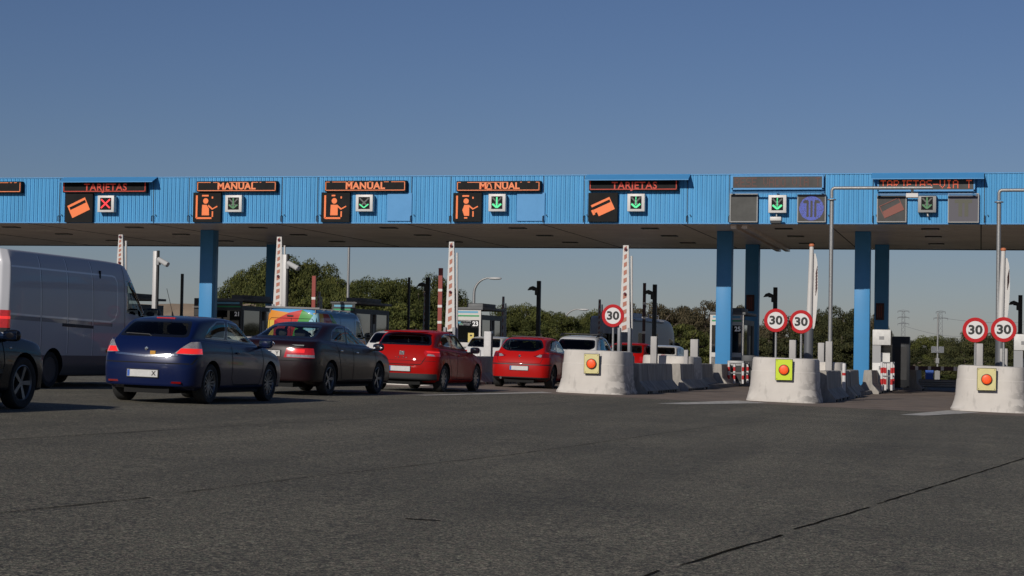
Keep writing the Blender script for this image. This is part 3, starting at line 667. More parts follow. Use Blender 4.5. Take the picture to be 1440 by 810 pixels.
# flat blue cover plates
for r, lab in (((543, 271, 577, 310.5), 'flat blue cover plate right of the middle arrow signal'), ((725.5, 270.5, 764.5, 310.5), 'flat blue cover plate right of the full green arrow')):
    cx, cz, W_, H_ = rect(*r); b = MB(); b.box((cx-W_/2, YF-.05, cz-H_/2), (cx+W_/2, YF-.004, cz+H_/2), 0, .01); o = b.build('cover_plate', BLUEH); tag(o, lab, 'cover plate', 'flat blue cover plates')
# small sensors below the signals
def sensor(px, py, w_, Y, label, m=None):
    p = on_y(px, py, Y); t = thing('lane_sensor', label, 'sensor', p); b = MB(); b.box((-w_/2, -.35, -.07), (w_/2, .1, .07), 0, .02); b.build('sensor_body', m or CASEW, t, smooth=40)
    b = MB(); b.box((-w_/2+.02, -.36, -.16), (w_/2-.02, .08, -.071)); b.build('sensor_shade', DARK, t)
    b = MB(); b.tube([(0, 0, .07), (0, .0, .16), (0, YF-Y+.0, .16)], .025, 8); b.build('bracket', GALV, t)
sensor(1092, 308.5, .40, YF-.35, 'pale box sensor under the lane signal near the round blue emblem')
p = on_y(1304, 313, YF-.2); cm = thing('dome_camera', 'tiny camera hanging below the far right lane signal', 'camera', (p.x, YF-.14, p.z+.33))
b = MB(); b.box((-.04, .0, -.05), (.04, .14, .05)); b.tube([(0, -.02, 0), (.02, -.06, -.12)], .035, 8); b.build('camera_body', GALV, cm)
for px in (84, 216, 266, 397, 447, 579, 634, 765, 822, 967, 1026, 1161, 1228, 1385):
    p = on_y(px, 309, YF); b = MB(); b.tube([(p.x, YF-.03, ZB+.28), (p.x-.02, YF-.12, ZB+.25), (p.x-.02, YF-.12, ZB+.05)], .018, 6); b.tube([(p.x+.1, YF-.03, ZB+.3), (p.x+.1, YF-.1, ZB+.3)], .02, 6)
    b.box((p.x-.035, YF-.012, ZB+.03), (p.x-.015, YF-.002, ZT-.02)); world_part(b, 'cladding_bracket', DARK, can)
# ================================================================== booths
BWHITE = mat('booth_white_frame', (.55, .53, .50), .45, var=.06, vscale=3); BDARK = mat('booth_dark_cladding', (.035, .04, .042), .5, var=.2, vscale=2)
BROOF = mat('booth_grey_roof', (.12, .125, .13), .6, var=.15, vscale=2); GREENS = mat('green_stripe', (.02, .28, .10), .5); BLUES = mat('pale_blue_stripe', (.12, .35, .5), .5)
BGLASS = mat('booth_window_glass', (.006, .007, .007), .06, coat=1); BGRANITE = mat('grey_speckled_panel', (.17, .165, .16), .7, var=.4, vscale=14)
def booth(X0, X1, Y0, Y1, ztop, num, label, word=None, sticker=False, dark=False, mach=False):
    cx = (X0+X1)/2; W_ = X1-X0; L = Y1-Y0; gb = gz(cx, Y0)+.13; H_ = ztop-gb
    t = thing('toll_booth', label, 'toll booth', (cx, Y0, gb), 0, 'toll booths'); hw = W_/2
    fr = BDARK if dark else BWHITE
    b = MB(); b.box((-hw, .02, 0), (hw, .12, 1.0), 1); b.box((-hw, L-.1, 0), (hw, L, H_-.3), 2); b.box((-hw, .12, 0), (-hw+.06, L-.1, 1.05), 2); b.box((hw-.06, .12, 0), (hw, L-.1, 1.05), 2)
    b.box((-hw, .04, H_-.5), (hw, L-.1, H_-.3), 2)
    b.build('wall', [fr, BGRANITE, BDARK], t)
    b = MB(); e = .07
    for s in (-1, 1): b.box((s*hw-(e if s > 0 else 0), -.01, 0), (s*hw+(0 if s > 0 else e), .045, H_-.11))
    b.box((-hw+e, -.008, H_-.52), (hw-e, .05, H_-.11)); b.box((-hw+e, -.006, .95), (hw-e, .04, 1.12)); b.build('front_frame', fr, t)
    b = MB(); b.box((-hw+e, -.014, H_-.38), (hw-e, -.007, H_-.32), 0); b.box((-hw+e+.03, -.014, H_-.24), (hw-e-.05, -.007, H_-.16), 1); b.build('colour_stripe', [GREENS, BLUES], t)
    b = MB(); b.box((-hw+e, .012, 1.12), (hw-e, .03, H_-.52)); b.build('window', BGLASS, t)
    b = MB()
    b.box((hw-.04, .2, 1.05), (hw-.02, L*.45, H_-.5), 0); b.box((hw-.04, L*.62, .2), (hw-.02, L-.25, H_-.5), 0)
    b.build('side_window', BGLASS, t)
    for y in (.12, L*.47, L*.6, L-.2):
        b = MB(); b.box((hw-.05, y, .1), (hw+.015, y+.06, H_-.48)); b.build('side_mullion', mat('booth_aluminium', (.16, .16, .16), .4, .5), t)
    b = MB(); b.box((hw+.0, L*.5, .3), (hw+.03, L*.56, H_-.9)); b.build('grab_rail', mat('booth_aluminium', (.16, .16, .16), .4, .5), t)
    b = MB(); b.box((-hw-.05, -.05, H_-.11), (hw+.08, L+.1, H_-.01), 0, .015); b.build('roof', BROOF, t, smooth=40)
    b = MB(); b.box((-hw*.55, L*.25, H_-.02), (hw*.7, L*.85, H_+.17), 0, .02); b.build('roof_unit', BROOF, t, smooth=40)
    b = MB(); b.box((hw*.25, -.004, H_-.82) if not dark else (hw*.1, -.004, 1.0), (hw-e, .011, H_-.53)); b.build('number_plate', SBOX, t)
    num and text('booth_number', num, .25, mat('white_lettering', (.75, .75, .74), .5, emis=(1, 1, 1), es=.08), t, (hw-.22, -.012, H_-.67), bold=.008, sx=.98)
    if word:
        text('company_lettering', word, .205, mat('grey_lettering', (.22, .23, .24), .5), t, (hw-.40, -.012, H_-.665), bold=.002, sx=.95, align='RIGHT')
        b = MB(); a = -hw+.2; z = H_-.62
        b.prism([(a-.10, z+.03), (a-.02, z-.08), (a+.05, z+.03)], lambda p: (p[0], -.006, p[1]), lambda p: (p[0], -.012, p[1]), 0); b.prism([(a+.0, z-.085), (a+.06, z-.0), (a+.13, z-.085)], lambda p: (p[0], -.006, p[1]), lambda p: (p[0], -.0125, p[1]), 1)
        b.build('company_emblem', [mat('emblem_cyan', (.03, .30, .45), .5), GREENS], t)
    if sticker:
        b = MB(); b.box((.02, -.03, 1.13), (.26, -.0, 1.5), 0); b.box((.10, -.034, 1.37), (.19, -.029, 1.43), 1); b.build('yellow_notice', [mat('yellow_notice_paper', (.62, .50, .15), .6), INK], t)
    # counter, monitor and chair back inside
    b = MB(); b.box((-hw+.08, .3, .9), (hw-.1, .75, .95)); b.box((-.2, .45, .95), (.1, .5, 1.3)); b.build('counter', BLACK, t)
    return t
booth(-20.24, -19.18, 70.6, 74.0, 2.90, '23', 'white framed booth numbered 23 with green stripe and yellow notice', 'aumar', True)
booth(-10.17, -8.88, 71.3, 74.8, 2.86, '25', 'white framed booth numbered 25 half hidden by the light blue column')
booth(-31.55, -30.3, 73, 77.4, 3.19, '21', 'dark grey booth numbered 21 right of the left blue column', dark=True)
booth(-25.75, -24.75, 71.5, 76.0, 3.10, '', 'dark booth with blue roof edge behind the colourful van', dark=True)
booth(-36.5, -35.3, 72.5, 76.0, 3.2, '', 'dark booth just right of the white van windscreen', dark=True)
# traffic lamp housing left of the left column
p = on_y(283, 432, 72); t = thing('signal_lantern', 'black two chamber signal head left of the left blue column', 'traffic light', (p.x, 72, gz(p.x, 72)+.1)); z = p.z-gz(p.x, 72)-.1
b = MB(); b.box((-.28, -.12, z-.38), (.28, .12, z+.38), 0, .02); b.build('signal_housing', BLACK, t); b = MB(); b.box((-.3, -.24, z-.01), (.3, -.12, z+.01)); b.build('visor', GREYB, t); b = MB(); b.tube([(.1, 0, 0), (.1, 0, z-.38)], .05, 10); b.build('pole', GALV, t)

# ================================================================== camera posts, arms, poles
CAMM = mat('camera_housing', (.42, .42, .41), .4); POSTD = mat('shaded_pale_post', (.030, .034, .033), .5, .3); POSTG = mat('pale_grey_post', (.42, .41, .40), .5, .2)  # POSTD: a pale post with the shade put into its colour
def camera_post(px, ytop, Y, label, wd=.17, light=False, side=-1):
    p = on_y(px, ytop, Y); z0 = gz(p.x, Y)+.05; H_ = p.z-z0
    t = thing('camera_post', label, 'camera post', (p.x, Y, z0), 0, 'camera posts beyond the booths')
    b = MB(); b.box((-wd/2, -wd/2, 0), (wd/2, wd/2, H_), 0, .015); b.box((-wd/2-.06, -wd/2-.06, 0), (wd/2+.06, wd/2+.06, .05)); b.build('post', POSTG if light else POSTD, t, smooth=40)
    if light:
        b = MB(); b.box((wd/2, -wd*.4, 0), (wd/2+.06, wd*.4, H_+.02)); b.build('cable_channel', BLACK, t)
    z = H_-.42
    b = MB(); b.tube([(side*wd/2, 0, z), (side*(wd/2+.2), -.02, z+.02)], .03, 8)
    if light: b.box((side*(wd/2)-.02, -.1, z-.12), (side*(wd/2)+.1, .1, z+.12))
    b.build('bracket', GREYB if light else POSTD, t)
    b = MB()
    if light: b.tube([(side*.15, -.02, z+.09), (side*.62, -.25, z-.13)], .09, 12); b.tube([(side*.13, -.01, z+.12), (side*.66, -.27, z-.10)], .075, 12)
    else: b.prism([(-.5, -.06), (-.16, -.02), (-.16, -.26), (-.02, -.3), (-.02, .02), (-.26, .13), (-.40, .08)][::-1], lambda q: (-side*q[0], -.1, z+q[1]+.06), lambda q: (-side*q[0], .1, z+q[1]+.06))
    b.build('camera', CAMM if light else POSTD, t, smooth=50)
    return t
camera_post(219, 353, 66, 'pale grey post with a white tube camera, left of the dark post', light=True, side=1, wd=.16)
camera_post(401, 358, 66, 'pale grey post with a white tube camera, beside the white and red arm', light=True, side=1, wd=.18)
camera_post(602, 390, 80, 'dark camera post in front of the pines, right of the white arm', wd=.19)
camera_post(758, 395, 79, 'dark camera post rising above the right red hatchback')
camera_post(921, 400, 77, 'dark camera post above the tall pale post and motorhome')
camera_post(1090.5, 404, 78, 'dark camera post behind the left 30 sign of the middle pair')
camera_post(1435, 415, 80, 'dark camera post at the right photo edge')
def slim_post(px, ytop, Y, label, m, bands=0, wd=.2, name='boom_barrier', cat='barrier arm'):
    p = on_y(px, ytop, Y); z0 = gz(p.x, Y)+.1; H_ = p.z-z0
    t = thing(name, label, cat, (p.x, Y, z0), 0, 'raised dark red barrier arms'); hw = wd/2
    b = MB()
    if bands:
        b.box((-hw, -.05, .95), (hw, .05, H_-.55), 0); b.box((-hw, -.05, H_-.55), (hw, .05, H_), 1)
        for k in range(bands): z = .95+(H_-1.5)*(k+.5)/bands; b.box((-hw-.003, -.053, z-.05), (hw+.003, .053, z+.05), 2)
    else: b.box((-hw, -.05, .95), (hw, .05, H_), 1)
    b.build('arm', [m, m if bands else DARK, RWW], t)
    b = MB(); b.box((-.2, -.15, 0), (.2, .3, .95), 0, .02); b.box((-hw*.9, -.1, .7), (hw*.9, .04, 1.1), 0); b.build('drive_box', GREYB, t, smooth=40)
DRED = mat('arm_dark_red', (.24, .030, .018), .45); MAR = mat('arm_maroon_and_shaded_red', (.05, .012, .012), .5)  # MAR: maroon stripes, and red barrier arms with shade painted into the colour
slim_post(256.5, 385, 78, 'thin shade-darkened post between the white van and the left blue column', DARK, wd=.11)  # the dark colour stands for the shade this post is in
slim_post(442, 388, 69.5, 'raised dark red arm with white bands above the colourful van', DRED, 3, wd=.15)
slim_post(575.5, 390, 78, 'thin dark raised arm in front of the pines, right of the colourful van', DARK, wd=.09)  # shade on the arm is put into its dark colour
slim_post(620, 377, 69.5, 'raised dark red arm with white bands left of the striped arm at booth 23', DRED, 4, wd=.16)
slim_post(906.5, 398, 77, 'raised shade-darkened red arm in front of the motorhome', MAR, 4, wd=.12)
# lowered arm in the closed lane
pa, pb = on_y(1262, 517, 78), on_y(1352, 519.5, 78)
t = thing('lowered_barrier_arm', 'lowered dark red arm with white bands closing the rightmost lane', 'barrier arm', (pa.x, 78, gz(pa.x, 78)+.1)); z = pa.z-gz(pa.x, 78)-.1; L = pb.x-pa.x
b = MB(); b.box((0, -.03, z-.08), (L, .03, z+.08), 0)
for k in range(5): b.box((L*(k+.4)/5, -.033, z-.083), (L*(k+.4)/5+.12, .033, z+.083), 1)
b.build('arm', [MAR, RWW], t); b = MB(); b.box((-.25, -.15, 0), (.15, .35, z+.15), 0, .02); b.build('drive_box', DARK, t)

ARMW = mat('arm_white', (.56, .54, .51), .45, var=.06, vscale=4); ARMR = mat('arm_orange_red', (.38, .14, .09), .5)
def striped_arm(px, ytop, ybot, Y, wd, label, rot=0, lean=0, cap=False, twin=True, group='tall white lane arms with red stripes', stripes=11):
    p = on_y(px, ytop, Y); q = on_y(px, ybot, Y); z0 = gz(p.x, Y)+.1; H_ = p.z-z0; zb = max(.7, q.z-z0)
    t = thing('striped_barrier_arm', label, 'barrier arm', (q.x+lean*zb*0, Y, z0), rot, group); hw = wd/2
    b = MB(); w0, w1 = hw*1.25, hw*.62
    b.add([(-w0, -.04, zb), (w0, -.04, zb), (w0, .04, zb), (-w0, .04, zb), (-w1, -.03, H_), (w1, -.03, H_), (w1, .03, H_), (-w1, .03, H_)], [(0, 3, 2, 1), (4, 5, 6, 7), (0, 1, 5, 4), (1, 2, 6, 5), (2, 3, 7, 6), (3, 0, 4, 7)])
    o = b.build('arm', ARMW, t)
    b = MB(); n = stripes; hs = (H_-zb)/n
    for k in range(n):
        z = zb+(k+.25)*hs; f = 1-(z-zb)/(H_-zb); s_ = hw*(.28+.22*f); off = -hw*.05
        y = -.035-.01*f-.0015
        b.add([(off-s_, y, z-.02), (off+s_, y, z+hs*.16), (off+s_, y, z+hs*.68), (off-s_, y, z+hs*.50)], [(0, 1, 2, 3)])
    b.build('stripe', ARMR, t)
    b = MB()
    for f in (.955, .44): z = zb+(H_-zb)*f; b.lathe([(.0, -.09), (hw*.34, -.085), (hw*.36, -.04)], 14, 0, 'y', (0, 0, z))
    b.build('reflector', mat('dark_red_reflector', (.10, .006, .01), .2, coat=1), t, smooth=50)
    if twin:
        b = MB(); b.tube([(hw*1.5, .10, zb-.2), (hw*1.15, .10, zb+(H_-zb)*.88)], .035, 8); b.build('tie_rod', ARMW, t, smooth=50)
    if cap:
        b = MB(); b.blob((0, 0, H_), (wd*.9, .14, .14), 2, 0, 8); b.build('arm_cap', mat('orange_cap', (.5, .15, .06), .5), t, smooth=60)
    b = MB()
    for s in (-1, 1): b.box((s*w0*.95-.045, -.10, 0), (s*w0*.95+.045, .14, zb+.12), 0, .01)
    b.box((-w0-.05, .14, 0), (w0+.05, .5, .9), 0, .02); b.build('stand', mat('arm_stand_grey', (.13, .135, .145), .5, .3), t, smooth=40)
    return t
striped_arm(168.5, 330, 400, 51.5, .21, 'white arm with red stripes rising behind the white van roof')
striped_arm(391, 333, 432, 66.5, .31, 'white arm with red stripes beside the rear left column')
striped_arm(633, 340, 466, 51.5, .235, 'white arm with red stripes in front of booth 23')
striped_arm(878.5, 345, 467, 50.9, .245, 'white arm with red stripes behind the lone 30 sign')
def edge_arm(px, ytop, ybot, Y, label):
    p = on_y(px, ytop, Y); q = on_y(px-4, ybot, Y); z0 = gz(p.x, Y)+.1; H_ = p.z-z0; zb = q.z-z0
    t = thing('striped_barrier_arm', label, 'barrier arm', (q.x, Y, z0), 0, 'tall white lane arms with red stripes'); dx = p.x-q.x
    b = MB(); b.tube([(0, 0, zb), (dx, 0, H_)], .085, 14, r2=.058); b.build('arm', ARMW, t, smooth=50)
    b = MB(); b.blob((dx, 0, H_), (.15, .15, .1), 2.5, 0, 8); b.build('arm_cap', mat('orange_cap', (.5, .15, .06), .5), t, smooth=60)
    b = MB(); e = [(.10, zb+1.0), (.17, zb+.9), (.27+dx, zb+2.0), (.24+dx, H_-.75), (.10+dx, H_-.25)]
    N_ = 12
    for k in range(N_):
        f0, f1 = k/N_, (k+1)/N_; g0, g1 = [.10+.10*math.sin(math.pi*f)**.5 for f in (f0, f1)]; z0_, z1_ = [zb-.1+(H_-.22-zb+.1)*f for f in (f0, f1)]; s0, s1 = dx*f0, dx*f1
        b.prism([(s0+.03, z0_), (s0+g0, z0_), (s1+g1, z1_), (s1+.03, z1_)], lambda v: (v[0], .03, v[1]), lambda v: (v[0], .06, v[1]))
    b.build('side_blade', ARMW, t)
    b = MB()
    for k in range(8): z = zb+.9+(H_-zb-1.6)*k/8; b.prism([(.13, z), (.145, z), (.19, z+.22), (.175, z+.22)], lambda v: (v[0]+dx*.5, .024, v[1]), lambda v: (v[0]+dx*.5, .029, v[1]))
    b.build('stripe', MAR, t)
    b = MB(); b.tube([(-.02, 0, 0), (0, 0, zb)], .125, 14); b.box((-.2, .12, 0), (.2, .5, .9), 0, .02); b.build('stand', mat('arm_stand_grey', (.13, .135, .145), .5, .3), t, smooth=40)
edge_arm(1141.5, 345, 462, 50.6, 'white tapering arm behind the right 30 sign of the middle pair')
edge_arm(1411, 351, 455, 50.6, 'white arm beside the right galvanised pole, rightmost')
for px, y0, y1, lab in ((320, 438, 470, 'small white arm tip showing above booth 21 roof'), (447.5, 410, 470, 'short white arm beyond the colourful van, by the dark red arm'), (597, 412, 480, 'thin white arm left of the dark camera post before the pines'),
                        (706.5, 417, 496, 'slim white striped arm at the right side of booth 23'), (842.5, 421, 480, 'slim white striped arm left of the lone 30 sign')):
    striped_arm(px, y0, y1, 86, .17, lab, twin=True, group='small white arms beyond the booths', stripes=8)
# galvanised gooseneck poles
def gooseneck(px, ytop, Y, L, label, rr=1.13):
    p = on_y(px, ytop, Y); z0 = gz(p.x, Y)+.1; z = p.z-z0
    t = thing('gooseneck_pole', label, 'pole', (p.x, Y, z0), 0, 'galvanised overhead sensor poles')
    b = MB(); b.tube([(0, 0, 0), (0, 0, z-.35)], .062, 16); b.build('pole', GALV, t, smooth=50)
    b = MB(); b.tube([(0, 0, z-.3), (0, 0, z-.08), (.02, 0, z-.03), (.07, 0, z), (.2, 0, z), (L, 0, z)], .05, 14); b.build('arm', GALV, t, smooth=50)
    b = MB(); b.lathe([(.0, -.01), (.13, -.01), (.13, .02), (0, .02)], 16, 0, 'z', (0, 0, z-.36)); b.build('flange', GALV, t)
    b = MB(); b.box((L-.78, -.12, z-.3), (L-.42, .15, z-.17), 0, .01); b.box((L-.64, -.04, z-.18), (L-.56, .04, z-.06), 1); b.build('sensor', [CASEW, DARK], t)
gooseneck(1170, 264.5, 57, 3.0, 'galvanised pole with a long horizontal arm, before the right-hand columns')
gooseneck(1405, 267.5, 57, 3.0, 'galvanised pole at the right edge with its arm leaving the photo')

# striped railings near the columns
def railing(px0, px1, ytop, Y, label, depth=1.4, h=.95):
    a, c = on_y(px0, ytop, Y), on_y(px1, ytop, Y); z0 = gz(a.x, Y)+.12; h = a.z-z0; L = c.x-a.x
    t = thing('striped_railing', label, 'railing', (a.x, Y, z0), 0, 'red and white railings'); 
    for (x, y) in ((0, 0), (L*.38, .05), (L, 0), (L, depth), (0, depth)):
        b = MB(); n = 5
        for k in range(n): b.tube([(x, y, h*k/n), (x, y, h*(k+1)/n)], .045, 10, k % 2)
        b.build('rail_post', [RWW, RWR], t, smooth=50)
    b = MB(); 
    for z in (h-.02, h*.5): b.tube([(0, 0, z), (L, 0, z), (L, depth, z)], .025, 8)
    b.build('rail', GREYB, t)
railing(1025, 1045, 510, 68, 'red and white striped railing right of the light blue column')
railing(1240, 1254, 509, 67.3, 'red and white striped railing beside the right payment machine')
p = on_y(1043, 530, 70); small_box(1052, 539, 69.5, .5, 1.05, 'black cabinet with a sloping grey lid, right of the striped railing', DARK, 'cabinet')
o = small_box(1266, 545, 74, .68, 2.0, 'tall dark panel box in the closed lane behind the right railing', DARK, 'cabinet')
small_box(939, 520, 60.5, .45, .48, 'small grey box on the barrier left of the pale slim post', GREYB)
small_box(1034, 541, 69.3, .62, .9, 'grey plate fronted box behind the striped railing', GREYB)
# payment machines
def pay_machine(px, ytop, Y, label):
    p = on_y(px, ytop, Y); z0 = gz(p.x, Y)+.13; H_ = p.z-z0
    t = thing('payment_machine', label, 'payment machine', (p.x, Y, z0), 0, 'automatic payment machines'); w_ = .33
    b = MB(); b.box((-w_, 0, 0), (w_, .55, H_*.44), 0, .02); b.box((-w_, -.02, H_*.74), (w_, .6, H_), 0, .02); b.box((-w_, .25, H_*.44), (w_*.92, .55, H_*.74), 0); b.box((-w_, .02, H_*.44), (-w_+.30, .25, H_*.74), 1); b.build('cabinet', [mat('machine_white', (.58, .57, .54), .5, var=.12, vscale=6), mat('machine_steel', (.3, .3, .3), .45, .5)], t, smooth=40)
    b = MB(); b.box((-w_+.30, .2, H_*.62), (w_-.02, .26, H_*.73)); b.box((w_-.03, .1, .1), (w_+.03, .5, H_-.06)); b.build('screen', BGLASS, t)
    b = MB()
    for z in (H_*.86, H_*.36): b.box((-.09, -.03, z-.06), (.09, -.018, z+.06))
    b.build('intercom_grille', GREYB, t)
pay_machine(1240, 463.5, 69.3, 'white automatic payment machine right of the right-hand blue column')
pay_machine(1440, 470, 66, 'white payment machine cut off by the right photo edge')
for px, X in ((645, -19.9),): pass

# ---- beyond the plaza
p0, p1 = on_g(1292, 553), on_g(1352, 556)
t = thing('guardrail', 'galvanised crash rail across the verge in the closed lane', 'guardrail', (p0.x-.3, 81, gz(p0.x, 81)-.32)); L = 3.6
b = MB(); pr = [(-.0, .45), (-.05, .50), (-.05, .55), (0, .60), (0, .64), (-.05, .69), (-.05, .74), (0, .79)]
vs = []
for x in (0, L): vs += [(x, q[0], q[1]) for q in pr]
b.add(vs, [(i, i+1, i+9, i+8) for i in range(7)]); b.build('rail', GALV, t, fix=False)
for x in (.3, 1.9, 3.4): b = MB(); b.box((x-.06, .01, 0), (x+.06, .1, .72)); b.build('rail_post', GALV, t)
p = on_y(1319, 440, 98); t = thing('solar_mast', 'thin grey mast with a solar panel beyond the closed lane', 'mast', (p.x, 98, gz(p.x, 98))); z = p.z-gz(p.x, 98); zq = on_y(1319, 492, 98).z-gz(p.x, 98)
b = MB(); b.tube([(0, 0, 0), (0, 0, z)], .06, 8, r2=.035); b.build('mast', GALV, t); b = MB()
b.add([(-.32, -.10, zq-.15), (.32, -.10, zq-.15), (.32, .08, zq+.18), (-.32, .08, zq+.18)], [(0, 1, 2, 3), (3, 2, 1, 0)]); b.build('solar_panel', mat('solar_panel', (.32, .33, .34), .35, .2), t)
b = MB(); b.box((-.09, -.12, zq-.70), (.09, .08, zq-.42), 0, .01); b.build('equipment_box', GREYB, t); b = MB(); b.box((-.13, -.11, 0), (.13, .11, .8), 0); b.build('mast_base', GREYB, t)
p = on_y(1307, 528, 96); t = thing('blue_road_sign', 'small blue sign on a post beyond the lowered arm', 'road sign', (p.x, 96, gz(p.x, 96))); z = p.z-gz(p.x, 96)
b = MB(); b.box((-.2, -.02, z-.45), (.2, 0, z+.45), 0); b.build('sign_face', PLATEBLUE, t); b = MB(); b.tube([(0, .03, 0), (0, .03, z+.3)], .03, 8); b.build('pole', GALV, t)
# street lamps and mast
def street_lamp(pxb, pxh, ytop, Y, label, kind='arc'):
    q = on_y(pxh, ytop, Y); p = on_y(pxb, ytop, Y); g0 = gz(p.x, Y); H_ = q.z-g0; L = q.x-p.x
    t = thing('street_lamp', label, 'street lamp', (p.x, Y, g0), 0, 'street lamps beyond the plaza')
    b = MB(); r = L*.65; pts = [(0, 0, 0), (0, 0, H_-r)]+[(r*(1-math.cos(a)), 0, H_-r+r*math.sin(a)) for a in [R(k*11.25) for k in range(1, 9)]]+[(L-.4, 0, H_)]
    b.tube(pts, .11, 8, r2=.05); b.build('pole', GALV, t, smooth=50)
    b = MB(); b.blob((L-.2, 0, H_-.03), (1.0, .35, .2), 2.6, 0, 8); b.build('lamp_head', CAMM, t, smooth=60)
street_lamp(667, 700, 391, 130, 'curved street lamp above booth 23 roof')
street_lamp(793, 824, 435, 165, 'curved street lamp before the pines behind the white hatchback')
p = on_y(490.5, 349, 100); t = thing('mast_pole', 'thin grey pole rising past the canopy rear edge left of the pines gap', 'pole', (p.x, 100, gz(p.x, 100)))
b = MB(); b.tube([(0, 0, 0), (.02, 0, 9.5)], .09, 10, r2=.06); b.build('pole', GALV, t)
# pylons and lines
PYL = mat('pylon_steel', (.17, .18, .19), .7)
def pylon(px, ytop, Y, label, H_=None, arms=3, asym=0):
    q = on_y(px, ytop, Y); g0 = gz(q.x, Y); H_ = q.z-g0; t = thing('power_pylon', label, 'pylon', (q.x, Y, g0), 0, 'power pylons on the horizon')
    b = MB(); w0, w1 = .75, .35; r = .045
    for sx in (-1, 1):
        for sy in (-1, 1): b.tube([(sx*w0, sy*w0, 0), (sx*w1, sy*w1, H_)], r, 4)
    n = 12
    for k in range(n):
        a, c = k/n, (k+1)/n; wa, wc = w0+(w1-w0)*a, w0+(w1-w0)*c
        for sy in (-1, 1): b.tube([(-wa, sy*wa, H_*a), (wc, sy*wc, H_*c)], r*.6, 4); b.tube([(wa, sy*wa, H_*a), (-wc, sy*wc, H_*c)], r*.7, 4)
    b.build('tower', PYL, t)
    for k in range(arms):
        z = H_-.1-k*H_*.11; l = 1.5 if not asym else 1.2+k*.6
        c = MB(); c.tube([(-l, 0, z), (l, 0, z)], .09, 4); c.tube([(-l, 0, z), (0, 0, z+.4)], .04, 4); c.tube([(l, 0, z), (0, 0, z+.4)], .04, 4)
        for s in (-1, 1): c.tube([(s*l, 0, z), (s*l, 0, z-.5)], .07, 5)
        c.build('cross_arm', PYL, t)
    return q
q1 = pylon(1270.5, 437, 520, 'lattice power pylon on the horizon, left one')
q2 = pylon(1323, 438, 500, 'lattice power pylon on the horizon, right one behind the solar mast', arms=2, asym=1)
for i, (a, c, lab) in enumerate((((1270, 458), (1440, 456), 'thin power line sagging from the left pylon'), ((1323, 447), (1560, 425), 'thin power line rising right from the right pylon'))):
    A, B = on_y(*a, 505), on_y(*c, 480); b = MB(); pts = [A.lerp(B, k/14)-Vector((0, 0, 3*math.sin(math.pi*k/14))) for k in range(15)]; b.tube(pts, .05, 4); o = b.build('power_line', PYL); tag(o, lab, 'power line')

# ================================================================== hills and vegetation
def hill(name, px0, px1, ytop, Y, dep, m, wig=1.0):
    a, c = on_y(px0, ytop, Y), on_y(px1, ytop, Y); b = MB(); n = 40; prof = [(-dep*.5, 0), (-dep*.25, .55), (0, 1), (dep*.5, 1.02), (dep, .5), (dep*1.4, 0)]; vs = []
    for i in range(n+1):
        x = a.x+(c.x-a.x)*i/n; e = min(1, i/5, (n-i)/5); h = (a.z+(c.z-a.z)*i/n)-gz(x, Y)
        for dy, f in prof: vs.append((x, Y+dy, gz(x, Y+dy)-.2+(h+.2)*f*(.3+.7*e)*(1+wig*random.uniform(-.03, .03))))
    k = len(prof); b.add(vs, [(i*k+j, (i+1)*k+j, (i+1)*k+j+1, i*k+j+1) for i in range(n) for j in range(k-1)])
    o = b.build(name, m, smooth=180); o['kind'] = 'structure'; return o
hill('hill', 100, 420, 428.5, 150, 14, mat('sandy_bank', (.24, .18, .125), .95, var=.22, vscale=.5, bump=.6, bscale=2))

def leaf_mat(name, c0, c1, c2):
    m = bpy.data.materials.new(name); m.use_nodes = True; n = m.node_tree; b = n.nodes['Principled BSDF']; L = n.links.new
    g = n.nodes.new('ShaderNodeNewGeometry'); oi = n.nodes.new('ShaderNodeObjectInfo')
    t = n.nodes.new('ShaderNodeTexNoise'); t.inputs['Scale'].default_value = .9; t.inputs['Detail'].default_value = 3; L(g.outputs['Position'], t.inputs['Vector'])
    r = n.nodes.new('ShaderNodeValToRGB'); r.color_ramp.elements[0].color = (*c0, 1); r.color_ramp.elements[1].color = (*c2, 1); r.color_ramp.elements[0].position = .3; r.color_ramp.elements[1].position = .72
    e = r.color_ramp.elements.new(.5); e.color = (*c1, 1)
    ad = n.nodes.new('ShaderNodeMath'); ad.operation = 'MULTIPLY_ADD'; ad.inputs[1].default_value = .35; L(g.outputs['Random Per Island'], ad.inputs[0]); 
    s = n.nodes.new('ShaderNodeMath'); s.operation = 'SUBTRACT'; s.inputs[1].default_value = .17; L(t.outputs[0], s.inputs[0]); L(s.outputs[0], ad.inputs[2]); L(ad.outputs[0], r.inputs[0])
    hs = n.nodes.new('ShaderNodeHueSaturation'); mr = n.nodes.new('ShaderNodeMapRange'); mr.inputs[3].default_value = .8; mr.inputs[4].default_value = 1.2; L(oi.outputs['Random'], mr.inputs[0]); L(mr.outputs[0], hs.inputs['Value']); L(r.outputs[0], hs.inputs['Color'])
    L(hs.outputs[0], b.inputs['Base Color']); b.inputs['Roughness'].default_value = .8; b.inputs['Specular IOR Level'].default_value = .15
    return m
PINEL = leaf_mat('pine_foliage', (.028, .036, .010), (.056, .064, .017), (.102, .104, .028))
EUCL = leaf_mat('eucalyptus_foliage', (.030, .028, .015), (.062, .052, .028), (.115, .090, .050))
DARKL = leaf_mat('dark_foliage', (.022, .026, .011), (.044, .048, .018), (.075, .072, .028))
BARK = mat('bark', (.11, .085, .065), .95, var=.3, vscale=4, bump=.6, bscale=8)
